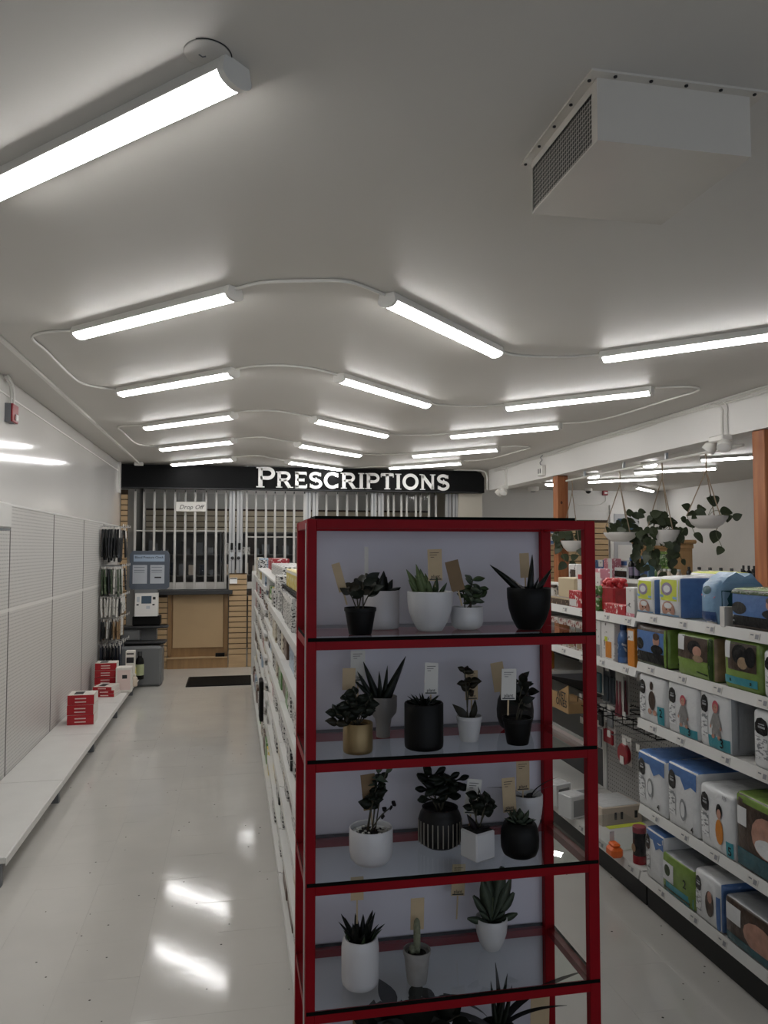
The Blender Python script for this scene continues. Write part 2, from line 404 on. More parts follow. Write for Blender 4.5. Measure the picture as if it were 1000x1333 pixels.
# ------------------------------------------------------------ conduit on the ceiling
ZC = CEIL-.009
def conduit(pts, label, r=.008, name='conduit', m='lamp_white', k=6):
    return tag(MB().tube(smoothpath(pts, k) if k > 1 else pts, r, 6).build(name, m), label, 'conduit', 'wiring conduit')
for i in range(1, 6):
    y, ym, yr = LY[i], MY[i-1], RY[i-1]
    conduit([(.0, y, ZC), (.12, y-.11, ZC), (.32, y-.17, ZC), (.5, ym-.14, ZC), (.69, ym, ZC)], 'thin bent conduit joining the %s left light to the middle light beside it' % ORD[i])
    conduit([(1.56, ym+.86, ZC), (1.68, ym+.95, ZC), (1.85, (ym+yr)/2+.55, ZC), (2.05, yr+.10, ZC), (2.22, yr+.01, ZC)], 'thin bent conduit joining the %s middle light to the right light beside it' % ORD[i-1])
for a, b, lb in ((1, 2, 'nearest conduit loop at the left ends of two tube lights'), (3, 4, 'farther conduit loop at the left ends of two tube lights')):
    ya, yb = LY[a]+.86, LY[b]+.86
    conduit([(-.87, ya, ZC), (-1.05, ya+.08, ZC), (-1.14, ya+.22, ZC), (-1.13, ya+.5, ZC), (-1.12, yb-.45, ZC), (-1.07, yb-.15, ZC), (-.87, yb, ZC)], lb)
for a, b, lb in ((1, 2, 'conduit loop beside the white beam, nearer the camera'), (3, 4, 'conduit loop beside the white beam, near the dark sign')):
    ya, yb = RY[a]-.86, RY[b]-.86
    conduit([(3.09, ya, ZC), (3.3, ya-.08, ZC), (3.46, ya+.02, ZC), (3.44, ya+.4, ZC), (3.4, yb-.5, ZC), (3.3, yb-.15, ZC), (3.09, yb, ZC)], lb)
conduit([(3.09, RY[0]-.86, ZC), (3.3, RY[0]-1.0, ZC), (3.5, RY[0]-1.1, ZC)], 'short conduit stub at the right edge of the ceiling')
xa = onz(100, 530, ZC).x
c = thing('surface_raceway', 'long straight raceway along the ceiling beside the left wall', 'raceway', (xa, 0, CEIL))
MB().box(-.012, .012, 3.2, 11.28, -.02, 0).build('channel', 'lamp_white', c)
MB().rbox(-.06, .06, 11.19, 11.27, -.045, 0).build('junction_box', 'lamp_white', c)

# ceiling cover plate beside the first light
p = onz(270, 70, CEIL)
t = thing('cover_plate', 'round white painted cover plate on the ceiling beside the nearest light', 'cover plate', p)
MB().lathe([(.056, 0), (.056, -.002), (.053, -.0035), (.0, -.0035)], 28, cap=False).build('disc', 'ceiling_paint', t)
MB().tube([(.0585*math.cos(a), .0585*math.sin(a), -.001) for a in [PI*(1.55+q/24*1.0)-.6 for q in range(18)]], .0014, 5).build('cracked_paint', 'ink', t)
MB().tube([(-.02, -.0, -.0045), (-.012, .008, -.0045), (-.004, .004, -.0045)], .0018, 5).build('scratch', 'mid_grey', t)

# air unit on the ceiling
t = thing('air_unit', 'white boxy air unit with a perforated end grille screwed to the ceiling', 'air unit', (.876, 1.745, CEIL))
mat('unit_paint', '#cdc8bf', 0.22, noise=0.05, nscale=4)
W_, D_ = .50, .492
MB().box(0, W_, 0, D_, -.006, 0).build('flange', 'unit_paint', t)
b = MB(); x0, x1, y0, y1, z0 = .026, W_-.034, .026, D_-.028, -.17
b.add([(x0, y0, -.006), (x1, y0, -.006), (x1, y1, -.006), (x0, y1, -.006), (x0, y0, z0), (x1, y0, z0), (x1, y1, z0), (x0, y1, z0),
       (x0, y0+.03, -.03), (x0, y1-.006, -.03), (x0, y1-.006, z0+.006), (x0, y0+.03, z0+.006)],
      [(4, 7, 6, 5), (0, 4, 5, 1), (1, 5, 6, 2), (2, 6, 7, 3), (0, 3, 9, 8), (3, 7, 10, 9), (7, 4, 11, 10), (4, 0, 8, 11)])
b.build('casing', 'unit_paint', t, flat=True)
dots('grille_mesh', '#98958f', '#080808', (0.013, 0.013), 0.0052, ('Y', 'Z'), 0.4)
MB().box(x0+.004, x0+.006, y0+.025, y1-.002, z0+.002, -.028).build('grille', 'grille_mesh', t, flat=True)
for (sx, sy) in [(.07+.1*k, .012) for k in range(5)]+[(.012, .04+.11*k) for k in range(5)]:
    MB().lathe([(.005, 0), (.005, -.003), (.003, -.0045)], 8, (sx, sy, -.006)).build('screw', 'ink', t)

# fire strobe on the left wall
t = thing('fire_strobe', 'small red and grey fire alarm strobe high on the left wall', 'fire alarm', (X0, 5.78, 2.615))
MB().box(0, .04, 0, .14, 0, .13).build('back_box', 'mid_grey', t)
mat('alarm_red', '#8e1220', 0.35)
MB().rbox(.04, .056, 0, .14, 0, .13, .004).build('face_plate', 'alarm_red', t)
MB().rbox(.056, .07, .045, .095, .012, .06, .008).build('strobe_lens', 'white_metal', t)
MB().tube(smoothpath([(.02, .07, .13), (.02, .07, .2), (.02, .03, .27), (.02, -.1, .30)]), .008, 6).build('conduit', 'lamp_white', t)
MB().tube(smoothpath([(.045, .05, .13), (.045, .05, .2), (.045, 0, .27), (.045, -.12, .30)]), .008, 6).build('conduit', 'lamp_white', t)

# cables, boxes and emergency lamps on the beam
BXF = 3.86
for k, (zz, amp) in enumerate(((2.915, .004), (2.90, .006), (2.882, .010))):
    pts = [(BXF-.008, 2.6+.6*q, zz+amp*math.sin(q*2.1+k)) for q in range(15)]
    conduit(pts, ['topmost', 'middle', 'lowest'][k]+' of the three cables running along the top of the beam', .007, 'cable', k=3)
def twin_lamp(y, z, label, face):
    t = thing('emergency_light', label, 'emergency light', (BXF, y, z))
    MB().rbox(-.10, 0, -.09, .09, 0, .05, .01).build('bracket', 'lamp_white', t)
    for s in (-1, 1):
        h = MB().lathe([(.012, .02), (.02, .0), (.05, -.03), (.055, -.075), (.05, -.08)], 16).build('lamp_head', 'lamp_white', t)
        h.location = (-.06, s*.07, 0); h.rotation_euler = (s*.5, .5, 0)
        q = MB().lathe([(.047, -.0795), (.03, -.083), (0, -.084)], 16, cap=False).build('lens', 'clear_lens', h)
    for s in (-.03, .03):
        MB().tube(smoothpath([(-.012, s, .05), (-.012, s, .2), (-.012, s*1.2, CEIL-z-.08), (-.014, s*3+.1, CEIL-z-.03)]), .009, 6).build('conduit', 'lamp_white', t)
    return t
mat('clear_lens', '#e6e6e4', 0.08, coat=1.0)
py = onx(945, 570, BXF).y
twin_lamp(py, 2.57, 'twin emergency light heads on the beam beside the nearest timber post', 0)
py = onx(655, 640, BXF).y
twin_lamp(py-.15, 2.57, 'twin emergency light heads at the end of the beam beside the dark sign', 0)
py = onx(708, 605, BXF).y
t = thing('outlet_box', 'small white outlet box with a looped cable on the beam above the far post', 'outlet box', (BXF, py, 2.64))
MB().rbox(-.06, 0, -.07, .07, 0, .13, .008).build('box', 'lamp_white', t)
for s in (-1, 1): MB().rbox(-.063, -.06, s*.03-.012, s*.03+.012, .03, .09, .001).build('socket', 'dark_grey', t)
MB().tube(smoothpath([(-.03, 0, .13), (-.035, .04, .17), (-.035, -.03, .20), (-.03, .03, .235), (-.012, .0, .265)]), .005, 6).build('cable', 'mid_grey', t)

# ------------------------------------------------------------ left wall shelving
XW = -1.54                                    # face of the perforated panels
t = thing('wall_shelving', 'long empty white wall shelving unit with perforated back panels and low base deck', 'shelving', (XW, 4.28, 0))
JY = [4.40, 5.80, 7.13, 8.50, 9.74, 10.95]
for a, b in zip(JY[:-1], JY[1:]):
    y0, y1 = a-4.28, b-4.28
    MB().box(-.016, 0, y0+.009, y1-.009, .12, 1.282).build('lower_panel', 'perf_panel', t, flat=True)
    MB().box(-.016, 0, y0+.009, y1-.009, 1.298, 2.015).build('upper_panel', 'perf_panel', t, flat=True)
for a in JY: MB().box(-.03, .003, a-4.28-.005, a-4.28+.005, 0, 2.03).build('upright', 'seam_grey', t, flat=True)
MB().box(-.03, .006, .12, 6.67, 2.015, 2.032).build('top_rail', 'shelf_white', t, flat=True)
MB().box(-.028, .003, .12, 6.67, 1.278, 1.302).build('middle_rail', 'white_metal', t, flat=True)
DY = [4.28, 5.62, 6.95, 8.28, 9.5, 10.25]
for a, b in zip(DY[:-1], DY[1:]):
    d = MB().rbox(.004, .415, a-4.28+.002, b-4.28-.002, .118, .15, .003).build('base_deck', 'shelf_white', t)
    MB().box(.415, .42, a-4.28+.002, b-4.28-.002, .108, .146).build('price_channel', 'shelf_white', d)
for a in DY:
    e = min(max(a-4.28, .02), 5.95)
    MB().box(.005, .395, e-.02, e+.02, 0, .117).build('bracket', 'mid_grey', t, flat=True)
t = thing('wall_canopy', 'white box canopy on the left wall at the edge of the picture', 'canopy', (XW, 4.9, 1.85))
MB().rbox(.006, .10, 0, .56, 0, .17, .012).build('shell', 'shelf_white', t)
MB().box(.012, .096, .004, .552, -.012, 0).build('underside', 'mid_grey', t)

# boxes on the base deck
mat('box_red', '#a3121f', 0.35); mat('box_white', '#dcd8d0', 0.4); mat('box_pink', '#d9c4be', 0.45); mat('box_cream', '#cdbfae', 0.5)
def red_box(x, y, z, sx, sy, sz, label, rz=0):
    b = MB().rbox(-sx/2, sx/2, -sy/2, sy/2, 0, sz, .002)
    for i in range(2 if sz > .05 else 1):
        zz = sz*(.5 if sz <= .05 else .3+.35*i)
        b.box(-sx*.22, sx*.2, -sy/2-.0008, -sy/2, zz-.005, zz+.004, 1)
    b.box(sx/2, sx/2+.0008, -sy/2, sy/2, .0, sz, 2)
    b.box(-sx/2+.002, sx/2-.002, -sy/2+.002, sy/2-.002, sz, sz+.0008, 2)
    b.box(-sx*.3, sx*.05, -sy*.3, sy*.3, sz+.0008, sz+.0014, 3)
    o = b.build('red_carton', ['box_red', 'box_pink', 'box_white', 'ink']); put(o, (x, y, z), rz)
    return tag(o, label, 'box', 'red cartons on the wall deck')
ZD = .1505
pa = onz(104, 944, ZD)
for k in range(3):
    red_box(pa.x, pa.y+.12, ZD+k*.088, .225, .22, .086, ['bottom', 'middle', 'topmost'][k]+' red carton of the stack nearest the camera on the wall deck', (.01, -.02, .015)[k])
pb = onz(133, 905, ZD)
for k in range(4):
    red_box(pb.x, pb.y+.30, ZD+k*.078, .225, .2, .076, ['bottom', 'second lowest', 'third', 'topmost'][k]+' red carton of the taller stack against the perforated panel', (.01, -.02, .0, .015)[k])
for k in range(3):
    red_box(pb.x+.06-.01*k, pb.y+.0, ZD+k*.036, .20, .24, .034, ['bottom', 'middle', 'topmost'][k]+' flat red carton in the low pile between the two stacks', (-.15, -.1, -.2)[k])
def carton(name, label, cat, loc, s, mats, rz=0, group=None, prints=()):
    """a carton with printed patches: (face, u0, u1, v0, v1, slot); faces: 'f' toward -Y, 'l' toward -X, 'r' toward +X, 't' top"""
    sx, sy, sz = s
    b = MB().rbox(-sx/2, sx/2, -sy/2, sy/2, 0, sz, min(s)*.04)
    e = .0009
    for i, (fc, u0, u1, v0, v1, mi) in enumerate(prints):
        e2 = e*(1+i*.5)
        if fc == 'f': b.box(-sx/2+u0*sx, -sx/2+u1*sx, -sy/2-e2, -sy/2, v0*sz, v1*sz, mi)
        if fc == 'l': b.box(-sx/2-e2, -sx/2, sy/2-u1*sy, sy/2-u0*sy, v0*sz, v1*sz, mi)
        if fc == 'r': b.box(sx/2, sx/2+e2, -sy/2+u0*sy, -sy/2+u1*sy, v0*sz, v1*sz, mi)
        if fc == 't': b.box(-sx/2+u0*sx, -sx/2+u1*sx, -sy/2+v0*sy, -sy/2+v1*sy, sz, sz+e2, mi)
    o = b.build(name, mats); put(o, loc, rz)
    return tag(o, label, cat, group)
pc = onz(160, 902, ZD)
carton('white_carton', 'white carton standing on the wall deck past the red boxes', 'box', (pc.x, pc.y+.1, ZD), (.17, .15, .27), ['box_white', 'box_pink', 'ink'], 0.05, prints=(('f', .1, .9, .1, .9, 1), ('f', .4, .7, .55, .7, 2)))
carton('white_carton', 'slim white carton with black lettering behind the standing white carton', 'box', (pc.x+.02, pc.y+.45, ZD), (.10, .1, .40), ['box_white', 'ink'], 0, prints=(('f', .1, .9, .66, .82, 1), ('f', .1, .9, .9, .94, 1)))
mat('yellow', '#c9b93a', 0.35); mat('pale_green', '#a9b08a', 0.4)
def bottle(name, label, loc, r, h, body, cap, group=None, neck=.5, lab=None):
    t = thing(name, label, 'bottle', loc, random.uniform(0, 6), group)
    MB().lathe([(r*.9, 0), (r, r*.15), (r, h*.62), (r*.8, h*.74), (r*neck, h*.8), (r*neck, h*.84)], 14).build('body', body, t)
    MB().lathe([(r*neck*1.15, h*.84), (r*neck*1.15, h*.98), (r*neck, h)], 12).build('cap', cap, t)
    if lab: MB().lathe([(r*1.01, h*.15), (r*1.01, h*.55)], 14, cap=False).build('wrap_label', lab, t)
    return t
p = onz(172, 888, ZD)
bottle('spray_bottle', 'yellow bottle near the far end of the wall deck', (p.x, p.y-.05, ZD), .05, .27, 'yellow', 'box_white')
bottle('spray_bottle', 'dark bottle at the far end of the wall deck', (p.x+.06, p.y+.2, ZD), .05, .33, 'black', 'dark_grey', lab='pale_green')
bottle('spray_bottle', 'small cream jar among the bottles at the end of the wall deck', (p.x+.05, p.y-.28, ZD), .045, .14, 'box_cream', 'box_white')

# ------------------------------------------------------------ accessory display of hanging packs at the end of the shelving
printed('pack_dark', '#17181a', '#55565a', (30, 30, 6), .42, .3)
printed('pack_black', '#101113', '#8a8a88', (25, 25, 25), .36, .3)
printed('pack_white', '#c8c6c0', '#3a3836', (35, 35, 35), .42, .3)
printed('pack_tan', '#8d7355', '#2b241d', (30, 30, 30), .42, .35)
printed('pack_navy', '#1a2230', '#9aa0a8', (30, 30, 20), .38, .3)
printed('pack_green', '#3d4a36', '#a5a894', (30, 30, 20), .4, .3)
rows = [(1.98, .40, ['pack_dark', 'pack_dark', 'pack_black'], 9, 'dark pack from the near end on the top row of the peg display', .045),
        (1.51, .33, ['pack_dark', 'pack_white', 'pack_green', 'pack_black'], 8, 'pack from the near end on the second row of the peg display', .05),
        (1.16, .22, ['pack_white', 'pack_white', 'pack_black'], 8, 'pale pack from the near end on the third row of the peg display', .06),
        (.90, .24, ['pack_white', 'pack_tan', 'pack_tan', 'pack_black'], 8, 'pack from the near end on the fourth row of the peg display', .07),
        (.60, .40, ['pack_navy', 'pack_black', 'pack_navy'], 7, 'dark pack from the near end on the lowest row of the peg display', .06)]
disp = thing('peg_display', 'rows of chrome hooks with price flags at the end of the left wall', 'display hooks', (XW, 9.42, 0))
for (z, h, ms, n, lb, sp) in rows:
    n = 5
    for k in range(n):
        y = .06+k*.80/n
        hk = MB().tube([(.004, y, z), (.24, y, z), (.262, y, z+.012)], .0028, 5).build('hook', 'alu', disp)
        MB().box(.262, .264, y-.022, y+.022, z-.004, z+.028).build('price_flag', 'tag_white', hk, flat=True)
        for q in range(6 if k < 2 else 4):
            wy = random.uniform(.07, .09); hh = h*random.uniform(.8, 1)
            x = .03+q*(.036 if k < 2 else .054)+random.uniform(0, .008)
            M = Matrix.Rotation(random.uniform(-.2, .2), 4, 'Z') @ Matrix.Rotation(random.uniform(-.06, .06), 4, 'Y')
            b = MB().rbox(-.010, .010, -wy/2, wy/2, -hh-.03, -.03, .006, 0, M)
            b.box(-.002, .002, -wy*.45, wy*.45, -.03, .0, 1, M).box(-.0022, .0022, -wy*.4, wy*.4, -hh*.3-.03, -.035, 1, Matrix.Translation((0.008, 0, 0)) @ M)
            o = b.build('hanging_pack', [random.choice(ms), 'tag_white']); put(o, (XW+x, 9.42+y, z-.003))
            tag(o, '%s %s' % (nth(lb), lb), 'pack', 'hanging packs of the pegboard display')

# ------------------------------------------------------------ blood pressure kiosk
t = thing('blood_pressure_kiosk', 'grey blood pressure kiosk with a white console and blue-grey header board', 'kiosk', (-1.13, 10.30, 0))
mat('kiosk_grey', '#6c6e6f', 0.5); mat('kiosk_blue', '#535b66', 0.45); mat('paper_blue', '#9fb0c4', 0.6); mat('paper_grey', '#b4b9c0', 0.6); mat('screen', '#3f5160', 0.2)
def kp(px, py): q = ony(px, py, 10.30); return q.x+1.13, q.z
(lx, tz), (rx, bz) = kp(169, 717), kp(220, 767)
hb = MB(); cw, chh = rx-lx, tz-bz
poly = [(.06*cw, 0), (.94*cw, 0), (cw, .06*chh), (cw, .9*chh), (.94*cw, chh), (.06*cw, chh), (0, .9*chh), (0, .06*chh)]
H = hb.prism([(lx+x, bz+y) for x, y in poly], .06, 0, frame((0, .06, 0), (1, 0, 0), (0, 0, 1))).build('header_board', 'kiosk_blue', t)
z0, z1 = bz+chh*.72, bz+chh*.90
hs = MB().box(lx+.1*cw, lx+.88*cw, -.003, 0, z0, z1).build('header_sign', 'paper_blue', t)
tm = MB(); text(tm, 'Blood Pressure Check', frame((lx+.49*cw, -.004, z0+.042), (1, 0, 0), (0, 0, 1)) @ scl(.039), 0, .012); tm.build('lettering', 'ink', hs)
for a, b_, nm in ((.08, .44, 'poster'), (.52, .88, 'poster')):
    q = MB().box(lx+a*cw, lx+b_*cw, -.003, 0, bz+.15*chh, bz+.63*chh).build(nm, 'paper_grey', t)
    mk = MB()
    for zz in (.58, .5, .45): mk.box(lx+(a+.03)*cw, lx+(b_-.06)*cw, -.0045, -.003, bz+zz*chh-.006, bz+zz*chh, 0)
    mk.build('print_lines', 'kiosk_blue', q)
    if a > .3: MB().box(lx+.63*cw, lx+.8*cw, -.0045, -.003, bz+.29*chh, bz+.325*chh).build('black_logo', 'ink', q)
(cx0, cz1), (cx1, cz0) = kp(177, 772), kp(206, 801)
con = MB().prism([(0, cz0), (.16, cz0), (.16, cz1), (.05, cz1)], cx1-cx0, 0, frame((cx0, -.12, 0), (0, 1, 0), (0, 0, 1))).build('console', 'white_metal', t)
sl = Vector((0, .05, cz1-cz0)).normalized(); fo = Vector((cx0, -.1205, cz0))
Mc = frame(fo-sl.cross(Vector((1, 0, 0)))*-.0015, (1, 0, 0), sl); cw2, ch2 = cx1-cx0, (Vector((0, .05, cz1-cz0))).length
def onpanel(nm, u0, u1, v0, v1, m, par, d=.003): MB().box(u0*cw2, u1*cw2, v0*ch2, v1*ch2, 0, d, 0, Mc).build(nm, m, par)
onpanel('lower_panel', .0, 1.0, .0, .25, 'mid_grey', con, .001)
onpanel('display', .28, .72, .55, .88, 'screen', con)
for (u, v) in ((.12, .5), (.82, .5)): onpanel('button', u-.05, u+.05, v-.03, v+.03, 'ink', con)
onpanel('button', .78, .9, .72, .84, 'ink', con); onpanel('print_lines', .08, .2, .62, .85, 'paper_grey', con, .0015); onpanel('print_lines', .5, .66, .32, .45, 'paper_grey', con, .0015)
MB().rbox(cx0-.03, cx1+.03, -.08, .14, cz0-.12, cz0, .01).build('cuff_housing', 'black', t)
MB().box(cx0-.02, cx1-.02, .0, .16, .0, bz).build('column', 'kiosk_grey', t)
MB().rbox(-.34, .32, -.14, .06, cz0-.155, cz0-.125, .01).build('arm_rest', 'dark_grey', t)
MB().rbox(-.30, .30, -.2, .08, .52, .55, .01).build('tray', 'dark_grey', t)
MB().rbox(-.30, .26, -.26, .12, .0, .50, .03).build('base', 'kiosk_grey', t)
MB().rbox(-.27, -.02, -.12, .1, .55, cz0-.16, .02).build('side_panel', 'kiosk_grey', t)

# ------------------------------------------------------------ dark sign over the pharmacy
SX0, SX1 = -1.575, 3.79
sg = thing('prescriptions_sign', 'long black fascia sign with raised white lettering under the ceiling', 'sign', (0, 11.30, 2.575))
out = [(SX0, 0), (SX1, 0), (SX1, .23), (SX1-.05, .31), (SX1-.13, .335), (SX0, .335)]
MB().prism(out, .14, 0, frame((0, .14, 0), (1, 0, 0), (0, 0, 1))).build('board', 'sign_black', sg)
MB().box(SX0, SX1-.1, -.004, .0, -.0, .012).build('bottom_edge', 'dark_grey', sg)
W = .185
def arc(cx, cy, rx, ry, a0, a1, n=14): return [(cx+rx*math.cos(math.radians(a0+(a1-a0)*k/n)), cy+ry*math.sin(math.radians(a0+(a1-a0)*k/n))) for k in range(n+1)]
def ser(x, y, w_=.30, h=.05): return [(x-w_/2, y+h/2), (x+w_/2, y+h/2)], h
GL = {
 'P': (.86, [([(.2, .03), (.2, .97)], W), ([(.2, .93), (.5, .93)]+arc(.52, .70, .24, .23, 90, -90)+[(.2, .47)], W*.85), ser(.2, 0, .36), ser(.12, .95, .2)]),
 'R': (.98, [([(.2, .03), (.2, .97)], W), ([(.2, .93), (.5, .93)]+arc(.52, .71, .23, .22, 90, -90)+[(.2, .49)], W*.85), ([(.5, .48), (.78, .02)], W), ser(.2, 0, .34), ser(.84, 0, .28), ser(.12, .95, .2)]),
 'E': (.82, [([(.2, .03), (.2, .97)], W), ([(.1, .93), (.72, .93)], W*.85), ([(.2, .5), (.6, .5)], W*.8), ([(.1, .065), (.74, .065)], W*.85), ([(.72, .97), (.72, .78)], .05), ([(.745, .03), (.745, .24)], .05), ([(.6, .6), (.6, .4)], .05)]),
 'S': (.84, [(arc(.42, .72, .27, .21, 25, 270, 16)+arc(.42, .28, .29, .23, 90, -155, 16), W*.92), ([(.70, .96), (.70, .74)], .05), ([(.13, .04), (.13, .28)], .05)]),
 'C': (.98, [(arc(.52, .5, .38, .43, 42, 318, 24), W*.95), ([(.83, .95), (.83, .70)], .05), ([(.83, .05), (.83, .3)], .05)]),
 'I': (.42, [([(.21, .03), (.21, .97)], W), ser(.21, 0, .34), ser(.21, .95, .34)]),
 'T': (.86, [([(.43, .03), (.43, .97)], W), ([(.08, .93), (.78, .93)], W*.85), ser(.43, 0, .34), ([(.08, .98), (.08, .76)], .05), ([(.78, .98), (.78, .76)], .05)]),
 'O': (1.02, [(arc(.51, .5, .38, .43, 0, 360, 30), W*.95)]),
 'N': (1.0, [([(.2, .03), (.2, .97)], W*.75), ([(.2, .93), (.8, .07)], W), ([(.8, .97), (.8, .03)], W*.75), ser(.2, 0, .3), ser(.8, .95, .3), ser(.12, .95, .2)]),
}
a_, b_ = ony(333, 636, 11.30), ony(586, 638, 11.30)
tot = sum(GL[c][0] for c in 'RESCRIPTIONS')+GL['P'][0]*1.25
hs_ = (b_.x-a_.x)/tot; x = a_.x
for i, c in enumerate('PRESCRIPTIONS'):
    k = hs_*(1.25 if i == 0 else 1.0)
    lt = MB()
    for pts, wd in GL[c][1]:
        lt.stroke([(x+px*k, (.035+py*.235*(1.25 if i == 0 else 1.0)*1.0)) for px, py in pts], wd*k, .012, 0, frame((0, 0, 0), (1, 0, 0), (0, 0, 1)))
    lt.build('letter', 'letter_white', sg, flat=True)
    x += GL[c][0]*k
conduit([(3.30, 11.285, 2.922), (3.68, 11.285, 2.922), (3.80, 11.28, 2.89), (3.825, 11.27, 2.80), (3.825, 11.27, 2.62)], 'white conduit curving round the end of the dark sign', .012)

# ------------------------------------------------------------ folding gates under the sign
YG = 11.52
def gx(px): return ony(px, 690, YG).x
def gz(px, py): return ony(px, py, YG).z
mat('gate_bar', '#b4b2ad', 0.4); mat('gate_post', '#a9a9a8', 0.35, metal=0.3)
def gate(label, bars, zb, zt, zm, name='folding_gate'):
    t = thing(name, label, 'gate', (bars[0], YG, 0))
    for i, bx in enumerate(bars):
        x = bx-bars[0]; dy = .025 if i % 2 else -.025
        MB().box(x-.016, x+.016, dy-.008, dy+.008, zb, zt).build('bar', 'gate_bar', t, flat=True)
        MB().lathe([(.008, zt), (.008, 2.57)], 8, (x, dy, 0)).build('hanger', 'dark_grey', t)
        if i:
            xp = bars[i-1]-bars[0]; dp = .025 if (i-1) % 2 else -.025
            A, B = Vector((xp+.016, dp, 0)), Vector((x-.016, dy, 0)); d = (B-A).length
            M = frame((A.x, A.y, 0), B-A, (0, 0, 1))
            MB().box(0, d, zb+.10, zt-.02, -.0015, .0015, 0, M).build('clear_pane', 'clear_plastic', t, flat=True)
            MB().box(0, d, zb, zb+.10, -.006, .006, 0, M).build('bottom_plate', 'gate_bar', t, flat=True)
            MB().box(0, d, zm-.008, zm+.008, -.006, .006, 0, M).build('cross_bar', 'gate_bar', t, flat=True)
    return t
zb = 1.13; zt = 2.54
gate('folding security gate with clear panes left of the twin lock posts', [gx(q) for q in (176, 187, 201, 214, 228, 241, 254, 268, 281.5, 294)], zb, zt, gz(250, 691))
gate('folding security gate with clear panes right of the twin lock posts', [gx(q) for q in (321, 333, 346, 358, 371, 383, 396)], zb, zt, gz(350, 699))
gate('folding security gate bunched below the middle of the dark sign', [gx(q) for q in (411, 425, 439, 452, 464, 478)], zb, zt, 1.98)
gate('folding security gate below the right end of the dark sign', [gx(q) for q in (505, 513, 522, 530, 541, 548, 558, 568)], zb, zt, 1.98)
for (pxs, lb) in (((303, 311), 'left pair'), ((404, 407), 'second pair'), ((486, 496), 'third pair'), ((582, 594), 'last pair')):
    xm = gx((pxs[0]+pxs[1])/2)
    t = thing('gate_post', lb+' of aluminium gate posts under the dark sign', 'post', (xm, YG, 0))
    for s in (-1, 1):
        q = MB().rbox(s*.055-.045, s*.055+.045, -.03, .03, 1.12, 2.572, .006).build('upright', 'gate_post', t)
        MB().box(s*.055-.006, s*.055+.006, -.036, -.03, 1.12, 2.57).build('groove', 'mid_grey', q)
        if lb == 'left pair':
            MB().rbox(s*.055-.018, s*.055+.018, -.06, -.03, 1.70, 1.80, .004).build('black_handle', 'black', q)
            MB().lathe([(.025, 0), (.025, .02), (.018, .024)], 14, M=frame((s*.045, -.03, 1.58), (1, 0, 0), (0, 0, 1))).build('lock_cylinder', 'dark_grey', q)
            MB().rbox(s*.055-.03, s*.055+.03, -.04, -.03, 1.55, 1.66, .004).build('lock_plate', 'alu', q)
t = thing('drop_off_sign', 'small white sign reading Drop Off in script', 'sign', (0, YG-.05, 0))
(a_, b_) = (ony(229, 653, YG-.05), ony(268, 666, YG-.05))
MB().rbox(a_.x, b_.x, 0, .012, b_.z, a_.z, .004).build('plate', 'tag_white', t)
m = MB(); text(m, 'Drop Off', frame(((a_.x+b_.x)/2, -.001, (a_.z+b_.z)/2-.035), (1, 0, 0), (0, 0, 1)) @ scl(.088), 0, .004, .35); m.build('lettering', 'ink', t)
for q in (.1, .9): MB().tube([(a_.x+(b_.x-a_.x)*q, .006, a_.z), (a_.x+(b_.x-a_.x)*q, .006, 2.572)], .002, 5).build('wire', 'alu', t)

# ------------------------------------------------------------ counter, slat walls, mat
def cX(px, py=800): return ony(px, py, YP).x
def cZ(py, px=260): return ony(px, py, YP).z
def slat_wall(name, label, x0, x1, y, zs, ze, pitch, depth=.03, mats='slat_wood', base=True):
    t = thing(name, label, 'slat wall', (x0, y, 0))
    MB().box(0, x1-x0, .006, depth, 0, ze).build('backing', 'slat_gap', t, flat=True)
    z = zs; me = None
    while z+pitch*.86 <= ze+.001:
        if me is None:
            o = MB().rbox(0, x1-x0, -.012, .006, 0, pitch*.86, .003).build('slat', mats, t); me = o.data
        else: o = link('slat', me, t)
        o.location = (0, 0, z); z += pitch
    if base: MB().box(0, x1-x0, -.012, .006, 0, zs-.008).build('kick_panel', mats, t)
    return t
ct = thing('service_counter', 'wooden pharmacy counter front with dark top and step below', 'counter', (cX(218), YP, 0))
cw = cX(297)-cX(218)
MB().rbox(-.12, cw+.06, -.10, .25, 1.06, 1.12, .006).build('counter_top', 'dark_grey', ct)
MB().box(0, cw, .10, .14, .0, 1.06).build('frame_panel', 'counter_wood', ct, flat=True)
MB().rbox(.07, cw-.07, .075, .10, cZ(844), 1.055, .004).build('front_panel', 'panel_wood', ct)
MB().box(.0, .05, .06, .10, .18, 1.055).build('stile', 'counter_wood', ct); MB().box(cw-.05, cw, .06, .10, .18, 1.055).build('stile', 'counter_wood', ct)
MB().box(0, cw, -.02, .10, .0, .14).build('step', 'counter_wood', ct)
MB().rbox(0, cw, -.035, .10, .14, .155, .006).build('step_nosing', 'slat_wood', ct)
carton('black_bag', 'small black bundle on the step below the counter', 'bag', (cX(287), YP+.03, .156), (.13, .05, .05), ['black'])
slat_wall('slat_wall', 'tan slat wall column to the right of the wooden counter', cX(298), cX(321), YP, .19, 1.36, .0775)
slat_wall('slat_wall', 'tan slat wall left of the counter behind the kiosk', -1.2, cX(218)-.004, YP+.02, .10, 1.05, .0775)
slat_wall('slat_wall', 'narrow tan slat strip in the corner beside the left gate', -1.585, -1.49, YP+.02, .10, 2.56, .0775)
t = carton('shelf_label', 'small white label on top of the slat column beside the counter', 'label', ((cX(298)+cX(309))/2, YP-.02, cZ(760)), (.11, .012, .085), ['letter_white', 'ink'], 0, prints=(('f', .05, .95, .78, .95, 1),))
a_, b_, c_ = onz(242, 892, .0), onz(252, 879, 0), onz(322, 876, 0)
